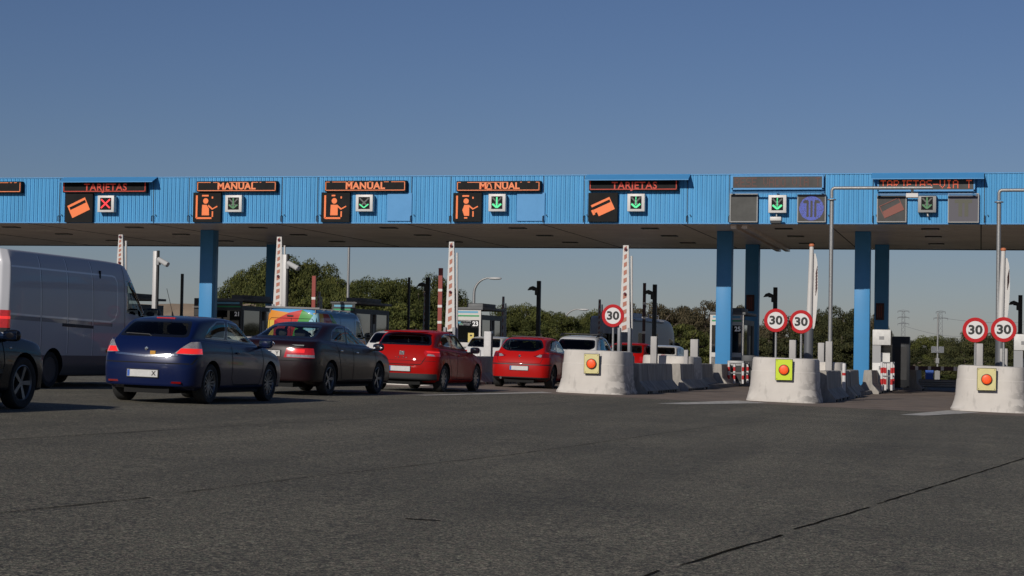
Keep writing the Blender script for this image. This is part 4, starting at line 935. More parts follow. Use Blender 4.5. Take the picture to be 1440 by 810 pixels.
def crown_mesh(name, seed, shape, nclump, nleaf, leaf, m):
    rr = random.Random(seed); vs = []; fs = []
    for c in range(nclump):
        # a clump centre inside the crown envelope (unit height 1, unit half width 1)
        while True:
            x, y, z = rr.uniform(-1, 1), rr.uniform(-1, 1), rr.uniform(0, 1)
            env = shape(z, math.atan2(y, x), seed)
            d = math.hypot(x, y)
            if d < env and (d > env*.45 or z > .72 or rr.random() < .25): break
        cr = rr.uniform(.17, .30)*(1-.25*z); sq = rr.uniform(.55, .8)
        k = int(nleaf*rr.uniform(.7, 1.3)*(cr/.19)**2)
        for i in range(k):
            u = Vector((rr.gauss(0, 1), rr.gauss(0, 1), rr.gauss(0, 1))).normalized(); rad = cr*rr.uniform(.72, 1.05) if rr.random() < .86 else cr*rr.uniform(.9, 1.25)
            p = Vector((x, y, z*.93))+Vector((u.x*rad, u.y*rad, u.z*rad*sq*.62))
            nrm = (u+Vector((rr.gauss(0, .45), rr.gauss(0, .45), rr.gauss(0, .45)+.2))).normalized(); a = nrm.orthogonal().normalized(); b_ = nrm.cross(a); an = rr.uniform(0, 6.28); a, b_ = a*math.cos(an)+b_*math.sin(an), b_*math.cos(an)-a*math.sin(an)
            s = leaf*rr.uniform(.6, 1.3); n = len(vs)
            vs += [tuple(p-a*s), tuple(p+b_*s*.55), tuple(p+a*s), tuple(p-b_*s*.55)]; fs.append((n, n+1, n+2, n+3))
    me = bpy.data.meshes.new(name); me.from_pydata(vs, [], fs); me.materials.append(m); return me
def sh_pine(z, a, s): return (max(0, 1-((z-.42)/.60)**2))**.5*(.86+.14*math.sin(3*a+s)+.06*math.sin(5*a+2*s)) if z < 1 else 0
def sh_euc(z, a, s): return (max(0, 1-((z-.5)/.52)**2))**.6*(.7+.3*math.sin(2*a+s+6*z))
def sh_bush(z, a, s): return (max(0, 1-(z/1.02)**2))**.5*(.85+.15*math.sin(3*a+s))
def trunk_mesh(name, seed, br=4):
    b = MB(); rr = random.Random(seed); k = .02
    pts = [(0, 0, 0), (rr.uniform(-.05, .05), 0, .25), (rr.uniform(-.08, .08), rr.uniform(-.05, .05), .5), (rr.uniform(-.1, .1), 0, .85)]
    b.tube(pts, .07, 8, r2=.02)
    for i in range(br):
        a = 6.28*i/br+rr.uniform(-.4, .4); z = rr.uniform(.25, .5); b.tube([(0, 0, z), (math.cos(a)*.3, math.sin(a)*.3, z+.15), (math.cos(a)*.65, math.sin(a)*.65, z+.28)], .035, 6, r2=.01)
    o = b.build(name, BARK, smooth=60); me = o.data; bpy.data.objects.remove(o); return me
PRO = {'pine': [(crown_mesh('crown_pine', 11+i, sh_pine, 130, 360, .0175, PINEL), trunk_mesh('trunk_pine', i)) for i in range(4)],
       'euc': [(crown_mesh('crown_euc', 31+i, sh_euc, 95, 170, .024, EUCL), trunk_mesh('trunk_euc', 9+i, 6)) for i in range(3)],
       'dark': [(crown_mesh('crown_dark', 51+i, sh_pine, 125, 300, .0185, DARKL), trunk_mesh('trunk_dark', 19+i)) for i in range(3)],
       'bush': [(crown_mesh('crown_bush', 71+i, sh_bush, 95, 200, .026, PINEL), trunk_mesh('trunk_bush', 29+i)) for i in range(2)],
       'bushd': [(crown_mesh('crown_bushd', 81+i, sh_bush, 95, 200, .026, DARKL), trunk_mesh('trunk_bushd', 33+i)) for i in range(2)]}
KN = {'pine': ('pine_tree', 'pine tree'), 'euc': ('eucalyptus_tree', 'tree'), 'dark': ('dark_tree', 'tree'), 'bush': ('green_bush', 'bush'), 'bushd': ('dark_bush', 'bush')}
tcount = [0]
def tree(px, ytop, wpx, Y, kind, label):
    q = on_y(px, ytop, Y); g = gz(q.x, Y)-.1; H_ = (q.z-g); hw = wpx/2/(CAM['f']/Y*.97)*1.4
    H_ *= 1.07 if kind == 'pine' else 1; i = tcount[0]; tcount[0] += 1; cm, tm = PRO[kind][i % len(PRO[kind])]
    t = thing(KN[kind][0], label, KN[kind][1], (q.x, Y, g), random.uniform(0, 6.28), 'trees and bushes beyond the plaza')
    for nm, me in (('crown', cm), ('trunk', tm)):
        o = bpy.data.objects.new(nm, me); COL.objects.link(o); o.parent = t
        o.scale = (hw, hw, H_*(.97 if nm == 'crown' else 1))
        if nm == 'crown' and kind in ('pine', 'dark', 'euc'): pass
for a in ((352, 374, 76, 165, 'pine', 'pine at the left end of the dense pine group, behind booth 21'),
          (378, 368, 80, 162, 'pine', 'pine just left of the rear left column'),
          (400, 363, 104, 158, 'pine', 'tallest broad pine, directly behind the rear left column'),
          (440, 366, 96, 160, 'pine', 'tall pine right of the rear left column, behind the dark red arm'),
          (474, 386, 66, 154, 'pine', 'pine sloping down beside the thin grey pole'),
          (366, 418, 90, 148, 'bush', 'low bushy growth at the foot of the pines behind booth 21'),
          (430, 412, 100, 146, 'bush', 'low bushy growth behind the colourful van'),
          (515, 390, 84, 150, 'pine', 'pine just right of the thin grey pole'),
          (556, 388, 92, 150, 'pine', 'pine behind the thin dark raised arm'),
          (596, 389, 84, 149, 'pine', 'pine behind the dark camera post left of booth 23'),
          (628, 402, 66, 151, 'pine', 'pine behind the striped arm at booth 23'),
          (508, 425, 84, 142, 'bush', 'low foliage behind the dark booth roof'), (580, 422, 100, 142, 'bush', 'low foliage behind the left red hatchback'),
          (655, 427, 50, 155, 'pine', 'small pine top showing over booth 23'), (712, 431, 60, 150, 'pine', 'pine directly right of booth 23'),
          (742, 427, 66, 152, 'pine', 'pine behind the camera post over the right red hatchback'), (780, 436, 66, 152, 'pine', 'pine right of the camera post, before the curved lamp'),
          (812, 446, 50, 158, 'pine', 'pine dipping behind the second curved street lamp'), (760, 462, 120, 146, 'bush', 'low foliage above the right red hatchback roof'),
          (838, 436, 66, 160, 'pine', 'dark green pine left of the lone 30 sign'), (868, 432, 60, 162, 'pine', 'pine directly behind the lone 30 sign'), (850, 465, 90, 150, 'bush', 'low foliage above the white hatchback roof'),
          (890, 420, 56, 225, 'euc', 'brown green tree behind the tall striped arm'), (925, 417, 66, 225, 'euc', 'brown green tree above the motorhome roof'), (962, 425, 66, 228, 'euc', 'brown green tree right of the motorhome'),
          (990, 417, 60, 222, 'euc', 'tallest brown green tree left of booth 25'), (1012, 422, 50, 225, 'euc', 'brown green tree behind the light blue column'), (1042, 424, 46, 225, 'euc', 'small tree top between the blue columns'),
          (968, 452, 90, 122, 'bush', 'rounded green bush left of booth 25'), (1000, 462, 70, 125, 'bush', 'green bush touching the left side of booth 25'), (930, 462, 60, 140, 'bush', 'green bush behind the motorhome'),
          (1082, 442, 56, 215, 'euc', 'grey green tree behind the left sign of the middle 30 pair'), (1112, 436, 60, 215, 'euc', 'grey green tree between the middle pair of 30 signs'), (1148, 430, 60, 205, 'dark', 'dark tree behind the middle tapering arm'),
          (1183, 426, 60, 200, 'dark', 'dark tree right of the galvanised pole'), (1212, 428, 50, 205, 'dark', 'dark tree behind the right-hand blue column'), (1234, 434, 36, 205, 'euc', 'thin tree between the right-hand columns'),
          (1080, 470, 80, 130, 'bushd', 'dark bush right of the rear blue column'), (1130, 465, 90, 128, 'bushd', 'dark bush below the middle pair of 30 signs'), (1186, 462, 90, 128, 'bushd', 'dark bush left of the right-hand blue column'), (1225, 468, 60, 128, 'bushd', 'dark bush behind the payment machine'),
          (1268, 474, 66, 190, 'dark', 'low dark tree below the left pylon'), (1306, 473, 60, 190, 'pine', 'low green tree between the two pylons'), (1338, 472, 50, 188, 'dark', 'low tree right of the solar mast'),
          (1366, 459, 62, 175, 'dark', 'taller dark tree left of the rightmost 30 signs'), (1396, 458, 60, 175, 'dark', 'dark tree between the rightmost pair of 30 signs'), (1430, 462, 60, 176, 'dark', 'dark tree at the right edge behind the camera post'), (1462, 458, 60, 176, 'dark', 'dark tree just leaving the right edge'),
          (1275, 495, 70, 118, 'bushd', 'dark bush behind the tall panel box in the closed lane'), (1318, 498, 70, 116, 'bushd', 'dark bush behind the solar mast'), (1358, 497, 70, 114, 'bushd', 'dark bush left of the rightmost block'), (1410, 497, 90, 116, 'bushd', 'dark bush behind the rightmost block'),
          (1300, 522, 60, 100, 'bushd', 'low scrub behind the crash rail, left'), (1338, 524, 60, 99, 'bush', 'low scrub behind the crash rail, right'), (1268, 520, 50, 100, 'bushd', 'low scrub beside the tall panel box'),
          (210, 440, 60, 170, 'bushd', 'dark scrub behind the white van windscreen'), (300, 470, 120, 140, 'bushd', 'low scrub at the foot of the sandy bank')):
    tree(*a)
# ================================================================== vehicles
COLS = [-1, -.87, -.42, .42, .87, 1]
def car_shell(sp, level=3):
    """closed cage of a car body, smoothed by subdivision, returned as a bmesh in car space (x side, y forward from the rear bumper, z up)"""
    ys, zt, ws = sp['ys'], sp['zt'], sp['ws']; n = len(ys); fr = sp['fr']; wl = sp['wl']; K = len(fr); W2 = sp['W']/2; z0 = sp['z0']
    rear = sp.get('rear', [0]*K); front = sp.get('front', [0]*K); pr, pf = sp.get('pr', (.20, .06)), sp.get('pf', (.34, .10)); crown = sp.get('crown', .02)
    V = {}; bm = bmesh.new()
    def vpos(i, j, k):
        c = COLS[i]; y = ys[j]; e = {1: 0, .87: 1, .42: 2}[abs(c)]
        if j == 0: y = rear[k]+(pr[0] if e == 0 else pr[1] if e == 1 else 0)
        if j == n-1: y = ys[-1]-front[k]-(pf[0] if e == 0 else pf[1] if e == 1 else 0)
        z = z0+fr[k]*(zt[j]-z0)
        if 'zk' in sp and k in sp['zk']: z = min(z, sp['zk'][k][j])
        if k == K-1: z += crown*(1-c*c)
        if k == 0: z = sp['zu'][j] if 'zu' in sp else z0
        return Vector((c*W2*wl[k]*ws[j], y, z))
    def vert(i, j, k):
        key = (i, j, k)
        if key not in V: V[key] = bm.verts.new(vpos(*key))
        return V[key]
    g = sp.get('gh'); ja, jb = (g['ja'], g['jb']) if g else (99, -1)
    F = lambda *vs: bm.faces.new(vs)
    for j in range(n-1):
        for i in range(5):
            F(vert(i, j, 0), vert(i, j+1, 0), vert(i+1, j+1, 0), vert(i+1, j, 0))
            if not (g and ja <= j < jb and 1 <= i <= 3): F(vert(i, j, K-1), vert(i+1, j, K-1), vert(i+1, j+1, K-1), vert(i, j+1, K-1))
        for k in range(K-1):
            F(vert(0, j, k), vert(0, j, k+1), vert(0, j+1, k+1), vert(0, j+1, k)); F(vert(5, j, k), vert(5, j+1, k), vert(5, j+1, k+1), vert(5, j, k+1))
    for i in range(5):
        for k in range(K-1):
            F(vert(i, 0, k), vert(i+1, 0, k), vert(i+1, 0, k+1), vert(i, 0, k+1)); F(vert(i, n-1, k), vert(i, n-1, k+1), vert(i+1, n-1, k+1), vert(i+1, n-1, k))
    if g:
        ry, rz, rw = g['ry'], g['rz'], g['rw']; m = g.get('mid', .86)
        def rtop(i, j):
            c = COLS[i]; q = j-ja; x = {.87: rw[q], .42: rw[q]*.5}[abs(c)]*math.copysign(1, c)
            y = ry[q]+(g.get('pr', .10) if (abs(c) == .87 and j == ja) else 0)-(g.get('pf', .12) if (abs(c) == .87 and j == jb) else 0)
            return Vector((x, y, rz[q]+(.025 if abs(c) < .5 else 0)))
        T = {}; M1 = {}
        for j in range(ja, jb+1):
            for i in range(1, 5):
                T[i, j] = bm.verts.new(rtop(i, j))
                if i in (1, 4) or j in (ja, jb):
                    a = vpos(i, j, K-1); b_ = rtop(i, j); p = a.lerp(b_, m); p.z = a.z+(b_.z-a.z)*(m-.01)
                    if i in (1, 4): p.x += math.copysign(.035, p.x)
                    if j == ja: p.y -= .04
                    if j == jb: p.y += .05
                    M1[i, j] = bm.verts.new(p)
        for j in range(ja, jb):
            for i in (1, 2, 3): F(T[i, j], T[i+1, j], T[i+1, j+1], T[i, j+1])
            F(vert(1, j, K-1), M1[1, j], M1[1, j+1], vert(1, j+1, K-1)); F(M1[1, j], T[1, j], T[1, j+1], M1[1, j+1])
            F(vert(4, j, K-1), vert(4, j+1, K-1), M1[4, j+1], M1[4, j]); F(M1[4, j], M1[4, j+1], T[4, j+1], T[4, j])
        for i in (1, 2, 3):
            F(vert(i, ja, K-1), vert(i+1, ja, K-1), M1[i+1, ja], M1[i, ja]); F(M1[i, ja], M1[i+1, ja], T[i+1, ja], T[i, ja])
            F(vert(i, jb, K-1), M1[i, jb], M1[i+1, jb], vert(i+1, jb, K-1)); F(M1[i, jb], T[i, jb], T[i+1, jb], M1[i+1, jb])
    bmesh.ops.recalc_face_normals(bm, faces=bm.faces)
    cr = bm.edges.layers.float.new('crease_edge')
    for e in bm.edges:
        v = [q for q in e.verts]
        keys = [k for k in V if False]
    inv = {v_: k_ for k_, v_ in V.items()}
    for e in bm.edges:
        a, b_ = inv.get(e.verts[0]), inv.get(e.verts[1])
        if a and b_:
            if a[2] == K-1 and b_[2] == K-1 and a[0] == b_[0] and a[0] in (0, 5): e[cr] = sp.get('c_belt', .35)      # shoulder line
            if a[2] == K-1 and b_[2] == K-1 and a[0] == b_[0] and a[0] in (1, 4): e[cr] = .5
            if a[2] == K-1 and b_[2] == K-1 and a[1] == b_[1] and a[1] in (ja, jb): e[cr] = .6
            if a[2] == b_[2] and a[2] in (0, 1): e[cr] = .5
            if 'creases' in sp:
                for (jj, kk, cv) in sp['creases']:
                    if (jj is None or (a[1] == jj and b_[1] == jj)) and (kk is None or (a[2] == kk and b_[2] == kk)): e[cr] = max(e[cr], cv)
    me = bpy.data.meshes.new('cage'); bm.to_mesh(me); bm.free()
    o = bpy.data.objects.new('cage', me); COL.objects.link(o); md = o.modifiers.new('s', 'SUBSURF'); md.levels = md.render_levels = level
    bpy.context.view_layer.update(); ev = bpy.data.meshes.new_from_object(o.evaluated_get(bpy.context.evaluated_depsgraph_get()))
    bpy.data.objects.remove(o); bpy.data.meshes.remove(me)
    bm = bmesh.new(); bm.from_mesh(ev); bpy.data.meshes.remove(ev)
    xs = [v.co.x for v in bm.verts]; yy = [v.co.y for v in bm.verts]; zz = [v.co.z for v in bm.verts]
    sx = sp['W']/(max(xs)-min(xs)); sy = sp['L']/(max(yy)-min(yy)); mz, Mz = min(zz), max(zz); y0 = min(yy)
    for v in bm.verts: v.co = Vector((v.co.x*sx, (v.co.y-y0)*sy, sp['z0']+(v.co.z-mz)*(sp['H']-sp['z0'])/(Mz-mz)))
    bm.normal_update(); return bm
def round_poly(pts, r, n=3):
    out = []; k = len(pts)
    for i in range(k):
        p0, p, p1 = Vector(pts[i-1]), Vector(pts[i]), Vector(pts[(i+1) % k]); a = p+(p0-p).normalized()*min(r, (p0-p).length*.45); b = p+(p1-p).normalized()*min(r, (p1-p).length*.45)
        for j in range(n+1): t = j/n; out.append(tuple(a*(1-t)**2+p*2*t*(1-t)+b*t*t))
    return out
def ccw(pts): A = sum(pts[i-1][0]*pts[i][1]-pts[i][0]*pts[i-1][1] for i in range(len(pts))); return pts if A > 0 else pts[::-1]
def planes2(pts, ax):   # planes bounding a convex polygon drawn in two of the axes
    pts = ccw(pts); out = []
    for i in range(len(pts)):
        a, b = pts[i-1], pts[i]; d = (b[0]-a[0], b[1]-a[1])
        if abs(d[0])+abs(d[1]) < 1e-5: continue
        no = [0, 0, 0]; co = [0, 0, 0]; no[ax[0]] = d[1]; no[ax[1]] = -d[0]; co[ax[0]] = a[0]; co[ax[1]] = a[1]; out.append((Vector(co), Vector(no).normalized()))
    return out
def cut_faces(bm, planes, filt):
    def near(f): return all(min((v.co-c).dot(n_) for v in f.verts) <= .02 for c, n_ in planes)
    cand = [f for f in bm.faces if filt(f) and near(f)]
    if not cand: return []
    geom = list({*cand, *[e for f in cand for e in f.edges], *[v for f in cand for v in f.verts]})
    for c, n_ in planes:
        r = bmesh.ops.bisect_plane(bm, geom=geom, dist=1e-5, plane_co=c, plane_no=n_); geom = [g_ for g_ in r['geom'] if g_.is_valid]
    return [f for f in geom if isinstance(f, bmesh.types.BMFace) and f.is_valid and all((f.calc_center_median()-c).dot(n_) < 1e-5 for c, n_ in planes)]
def side_f(s): return lambda f: f.calc_center_median().x*s > .25 and f.normal.x*s > .12
REARF = lambda ylim: (lambda f: f.calc_center_median().y < ylim and f.normal.y < -.10)
FRONTF = lambda ylim: (lambda f: f.calc_center_median().y > ylim and f.normal.y > .05)
def detach(bm, faces, name, mats, parent, push=0, inner=None, ang=35):
    """the given faces leave the shell and become a part of their own"""
    if not faces: return None
    vm = {}; nb = bmesh.new()
    for f in faces:
        for v in f.verts:
            if v not in vm: vm[v] = nb.verts.new(v.co+v.normal*push)
        nf = nb.faces.new([vm[v] for v in f.verts]); nf.smooth = True; nf.material_index = 0
    bmesh.ops.delete(bm, geom=faces, context='FACES')
    if inner:
        for planes, filt, mi in inner:
            for f in cut_faces(nb, planes, filt): f.material_index = mi
    me = bpy.data.meshes.new(name); nb.to_mesh(me); nb.free()
    for q in mats: me.materials.append(q)
    for p in me.polygons: p.use_smooth = True
    o = bpy.data.objects.new(name, me); COL.objects.link(o); o.parent = parent; return o
def inset_poly(pts, d):
    pts = ccw(list(pts)); n = len(pts); c = (sum(p[0] for p in pts)/n, sum(p[1] for p in pts)/n); out = []
    for i in range(n):
        p0, p, p1 = Vector(pts[i-1]), Vector(pts[i]), Vector(pts[(i+1) % n]); a = (p-p0).normalized(); b = (p1-p).normalized(); n1 = Vector((-a.y, a.x)); n2 = Vector((-b.y, b.x)); m = n1+n2
        out.append(tuple(p+m*d/max(.4, m.dot(n1))))
    return out
def surf_line(tree, pts, axis, sign, wd, push=.003, step=.05):
    """a thin strip laid on the shell along a drawn line; axis is the viewing axis"""
    P = []
    for i in range(len(pts)-1):
        a, b = Vector(pts[i]), Vector(pts[i+1]); k = max(1, int((b-a).length/step))
        for j in range(k+(i == len(pts)-2)): P.append(a.lerp(b, j/k))
    out = []
    for p in P:
        if axis == 'x': o_, d = Vector((sign*3, p.x, p.y)), Vector((-sign, 0, 0))
        elif axis == 'y': o_, d = Vector((p.x, sign*9, p.y)), Vector((0, -sign, 0))
        else: o_, d = Vector((p.x, p.y, 5)), Vector((0, 0, -1))
        h = tree.ray_cast(o_, d)
        out.append((h[0], h[1]) if h[0] is not None else None)
    b = MB(); out = [q for q in out if q]
    if len(out) < 2: return b
    vs = []
    for i, (p, n_) in enumerate(out):
        t = (out[min(i+1, len(out)-1)][0]-out[max(i-1, 0)][0]).normalized(); s = n_.cross(t).normalized()*wd/2; vs += [p+n_*push-s, p+n_*push+s]
    return b.add(vs, [(2*i, 2*i+1, 2*i+3, 2*i+2) for i in range(len(out)-1)])
def wheel(parent, x, y, r, side, spokes=7, style='alloy', wd=.21, rimr=None, rim_m=None):
    z = r; rr = rimr or r*.70
    b = MB(); s = side; hw = wd/2
    b.lathe([(rr*.96, -s*hw*.5), (rr*1.0, s*hw*.80), (r*.80, s*hw*.98), (r*.93, s*hw*.96), (r*.985, s*hw*.78), (r, s*hw*.5), (r, -s*hw*.5), (r*.98, -s*hw*.8), (r*.9, -s*hw), (rr, -s*hw)], 48, 0, 'x')
    w_ = b.build('wheel', RUBBER, parent, smooth=40); w_.location = (x, y, z)
    b = MB(); m = rim_m or ALLOY
    b.lathe([(rr*1.0, s*hw*.80), (rr*.95, s*hw*.84), (rr*.90, s*hw*.66), (rr*.88, -s*hw*.4)], 40, 0, 'x')
    b.lathe([(rr*.88, -s*hw*.2), (rr*.2, -s*hw*.1), (0, -s*hw*.1)], 30, 1, 'x')
    b.lathe([(rr*.0, s*hw*.62), (rr*.12, s*hw*.60), (rr*.17, s*hw*.45), (rr*.17, 0)], 20, 0, 'x')
    if style == 'cap': b.lathe([(0, s*hw*.8), (rr*.3, s*hw*.78), (rr*.7, s*hw*.72), (rr*.92, s*hw*.8)], 32, 0, 'x')
    for k in range(spokes):
        a = 2*math.pi*k/spokes; pairs = ((-.10, -.05), (.10, .05)) if style == 'twin' else ((0, 0),)
        for (o1, o0) in pairs:
            sw0, sw1 = (rr*.055, rr*.05) if style == 'twin' else (rr*.10, rr*.085 if spokes > 6 else rr*.13)
            ca, sa = math.cos(a), math.sin(a)
            def P(rad, off, h): return (s*h, rad*ca-off*sa, rad*sa+off*ca)
            r0, r1 = rr*.10, rr*.93; c0, c1 = o0*rr, o1*rr*1.6
            vs = [P(r0, c0-sw0, hw*.60), P(r0, c0+sw0, hw*.60), P(r1, c1+sw1, hw*.74), P(r1, c1-sw1, hw*.74), P(r0, c0-sw0, hw*.3), P(r0, c0+sw0, hw*.3), P(r1, c1+sw1, hw*.4), P(r1, c1-sw1, hw*.4)]
            b.add(vs, [(0, 1, 2, 3), (0, 4, 5, 1), (3, 2, 6, 7), (1, 5, 6, 2), (0, 3, 7, 4)])
    b.build('rim', [m, BLACK], w_, smooth=30)
    return w_
def arch(bm, tree, y, r, z, W, parent, side):
    """opens the wheel arch in the shell and lines it"""
    n = 26; pts = [(y+r*math.cos(2*math.pi*i/n), z+r*math.sin(2*math.pi*i/n)) for i in range(n)]
    pl = planes2(pts, (1, 2)); fs = cut_faces(bm, pl, lambda f: f.calc_center_median().x*side > W/2-.34)
    b = MB(); vs = []; k = 0
    for i in range(n+1):
        a = -.25+(math.pi+.5)*i/n; yy, zz = y+r*math.cos(a), z+r*math.sin(a)
        h = tree.ray_cast(Vector((side*3, yy, max(zz, .24))), Vector((-side, 0, 0))); x = h[0].x if h[0] is not None else side*(W/2-.05)
        vs += [(x-side*.004, yy, zz), (side*(W/2-.42), yy, zz)]
    b.add(vs, [(2*i, 2*i+1, 2*i+3, 2*i+2) for i in range(n)])
    b.add([(side*(W/2-.42), y+r*math.cos(a_), z+r*math.sin(a_)) for a_ in [-.25+(math.pi+.5)*i/n for i in range(n+1)]], [tuple(range(n+1))])
    if fs: bmesh.ops.delete(bm, geom=fs, context='FACES')
    b.build('wheel_arch', GAP, parent, fix=False)
def plate(parent, tree, x, z, w_=.52, h=.11, chars='', ch2=None, y=None, blue=True, tilt=0, recess=None):
    if y is None: hh = tree.ray_cast(Vector((x, -3, z)), Vector((0, 1, 0))); y = hh[0].y-.012
    b = MB(); b.box((-w_/2, -.006, -h/2), (w_/2, .012, h/2), 0); 
    if blue: b.box((-w_/2+.004, -.008, -h/2+.004), (-w_/2+.045, -.002, h/2-.004), 1)
    b.box((-w_/2-.012, .0, -h/2-.012), (w_/2+.012, .02, h/2+.012), 2)
    o = b.build('number_plate', [PLATE, PLATEBLUE, BLACK], parent); o.location = (x, y, z); o.rotation_euler = (tilt, 0, 0)
    if chars: text('lettering', chars, h*.92, INK, o, (w_/2-.03, -.009, 0), depth=.001, align='RIGHT', bold=.002)
    return o
def emblem(parent, tree, x, z, r, kind='disc'):
    hh = tree.ray_cast(Vector((x, -3, z)), Vector((0, 1, 0)));
    if hh[0] is None: return
    y = hh[0].y; n_ = hh[1]
    b = MB()
    if kind == 'oval':
        ring = [(r*math.cos(a), 0, r*.62*math.sin(a)) for a in [2*math.pi*i/20 for i in range(21)]]; b.tube(ring, r*.1, 6)
        b.tube([(-r*.5, 0, -r*.4), (-r*.3, 0, r*.4)], r*.1, 6); b.tube([(r*.3, 0, -r*.4), (r*.5, 0, r*.4)], r*.1, 6); b.tube([(-r*.45, 0, -.05*r), (r*.45, 0, .05*r)], r*.09, 6)
    elif kind == 's': 
        b.box((-r, -.012, r*.3), (r, 0, r*.8)); b.box((-r, -.012, -r*.8), (r, 0, -r*.3)); b.box((-r, -.012, -.2*r), (-r*.3, 0, r*.5)); b.box((r*.3, -.012, -r*.5), (r, 0, .2*r)); b.box((-r*.5, -.011, -r*.16), (r*.5, 0, r*.16))
    else: b.lathe([(0, -.016), (r*.8, -.014), (r, -.004), (r, .02)], 20, 0, 'y'); b.lathe([(0, -.018), (r*.55, -.017), (r*.55, -.0)], 14, 0, 'y')
    o = b.build('emblem', CHROME, parent, smooth=40); o.location = (x, y-.004, z); return o
def mirror(parent, x, y, z, m, side, sc=1):
    b = MB(); b.blob((0, 0, 0), (.24*sc, .13*sc, .16*sc), 3, 0, 10); b.box((-.10*sc, -.062*sc, -.05*sc), (.10*sc, -.058*sc, .055*sc), 1); b.tube([(0-side*.05, .02, -.04), (-side*.17*sc, .05, -.07)], .028, 8, 2)
    o = b.build('door_mirror', [m, mat('mirror_glass', (.5, .52, .55), .05, 1), BLACK], parent, smooth=50, fix=False); o.location = (x, y, z); return o
def seats(parent, rows, W, z0, head=.62, dy=.0, passengers=()):
    for (y, zz, three) in rows:
        for x in ((-.37, .37) if not three else (-.42, 0, .42)):
            b = MB()
            if not three or x == 0:
                wd = .5 if not three else 1.25
                b.blob((0, .05, .1), (wd, .55, .2), 4, 0, 8); b.blob((0, -.22, .42), (wd, .17, .62), 4, 0, 8)
            b.blob((0, -.25, head+.19), (.26, .10, .17), 3.2, 0, 8)
            o = b.build('seat', SEATM, parent, smooth=60, fix=False); o.location = (x, y, z0+zz)
def car(sp, name, label, cat, X, Y, head, group=None, gy=None):
    t = thing(name, label, cat, (X, Y, gz(X, Y)), head, group or 'cars queueing at the toll plaza', tilt=True)
    W, L = sp['W'], sp['L']; body_m = sp['paint']; bm = car_shell(sp, sp.get('level', 3))
    tree = BVHTree.FromBMesh(bm)
    for y in sp['axles']:
        for s in (-1, 1): arch(bm, tree, y, sp['ar'], sp['wr']+.01, W, t, s)
    # glazing
    def window(pts, ax, filt, name, g_, inset=.035, r=.05):
        ip = round_poly(inset_poly(ccw(list(pts)), inset), r*.7); pts = round_poly(ccw(list(pts)), r); fs = cut_faces(bm, planes2(pts, ax), filt)
        return detach(bm, fs, name, [FRIT, g_], t, inner=[(planes2(ip, ax), lambda f: True, 1)])
    for wn in sp.get('side_windows', []):
        for s in (-1, 1): window(wn['p'], (1, 2), side_f(s), 'side_window', wn.get('g', GLASS), wn.get('i', .022), wn.get('r', .04))
    for s in ([sp['rear_window']] if 'rear_window' in sp else []): window(s['p'], (0, 2), REARF(s.get('y', 1.8)), 'rear_window', s.get('g', GLASS), s.get('i', .04), s.get('r', .07))
    if 'windshield' in sp: s = sp['windshield']; window(s['p'], (0, 2), FRONTF(s['y']), 'windshield', CLEAR, .04, .05)
    # tail lamps: convex regions (x, z) on the rear, wrapping round to a given depth
    for tl in sp.get('tail', []):
        for s in (-1, 1):
            pl = planes2([(s*a, b) for a, b in tl['p']], (0, 2))
            if 'y1' in tl: pl.append((Vector((0, tl['y1'], 0)), Vector((0, 1, tl.get('sl', 0))).normalized()))
            fs = cut_faces(bm, pl, lambda f: f.calc_center_median().y < tl.get('y1', 1)+.1 and (f.normal.y < -.05 or f.normal.x*s > .3))
            inner = [(planes2([(s*a, b) for a, b in q['p']], (0, 2)), (lambda f: True), q['m']) for q in tl.get('in', [])]
            detach(bm, fs, 'tail_light', tl['mats'], t, push=.004, inner=inner)
    for bl in sp.get('panels', []):     # other regions with a look of their own: (name, polygon, axes, filter, materials, push)
        for s in ((-1, 1) if bl.get('both') else (1,)):
            ax = bl['ax']; p = [(s*a, b) for a, b in bl['p']] if ax[0] == 0 and bl.get('both') else bl['p']
            pl = planes2(p, ax)+[(Vector(c), Vector(n_)) for c, n_ in bl.get('pl', [])]
            f_ = side_f(s) if bl['f'] == 'side' else (REARF(bl.get('y', .6)) if bl['f'] == 'rear' else (lambda f: True))
            detach(bm, cut_faces(bm, pl, f_), bl['name'], bl['mats'], t, push=bl.get('push', 0), inner=[(planes2(q['p'], ax), (lambda f: True), q['m']) for q in bl.get('in', [])])
    me = bpy.data.meshes.new('body'); 
    for f in bm.faces: f.smooth = True
    bm.to_mesh(me); bm.free(); me.materials.append(body_m)
    for q in sp.get('body_mats', []): me.materials.append(q)
    o = bpy.data.objects.new('body', me); COL.objects.link(o); o.parent = t
    # dark floor that closes the shell from below and hides the daylight between the wheels
    b = MB(); b.box((-W/2+.44, .12, sp['z0']-.03), (W/2-.44, L-.25, sp['z0']+.12)); b.box((-W/2+.1, sp['axles'][0]+sp['ar']+.03, sp['z0']-.02), (W/2-.1, sp['axles'][1]-sp['ar']-.03, sp['z0']+.10)); b.build('underbody', GAP, t)
    for name_, lines, axis, sg, wd, mm in sp.get('lines', []):
        for s in ((-1, 1) if axis == 'x' else (1,)):
            for ln in lines:
                q = surf_line(tree, ln, axis, s if axis == 'x' else sg, wd, .0025)
                if q.v: q.build(name_, mm, t, fix=False)
    for y in sp['axles']:
        for s in (-1, 1): wheel(t, s*(W/2-sp.get('wi', .13)), y, sp['wr'], s, **sp.get('wheel', {}))
    return t, tree
def lerp_list(a, b): return a
P_BLUE = paint('paint_dark_blue', (.003, .009, .050), .05, .3, spec=.2)
P_PLUM = paint('paint_dark_plum', (.012, .0035, .005), .05, .35, spec=.2)
P_RED = paint('paint_red', (.33, .004, .003), .0, .5, coat=.2, spec=.04)
P_RED2 = paint('paint_bright_red', (.40, .006, .005), .0, .45, coat=.25, spec=.1)
P_BLACK = paint('paint_black', (.008, .009, .014), .3, .25)
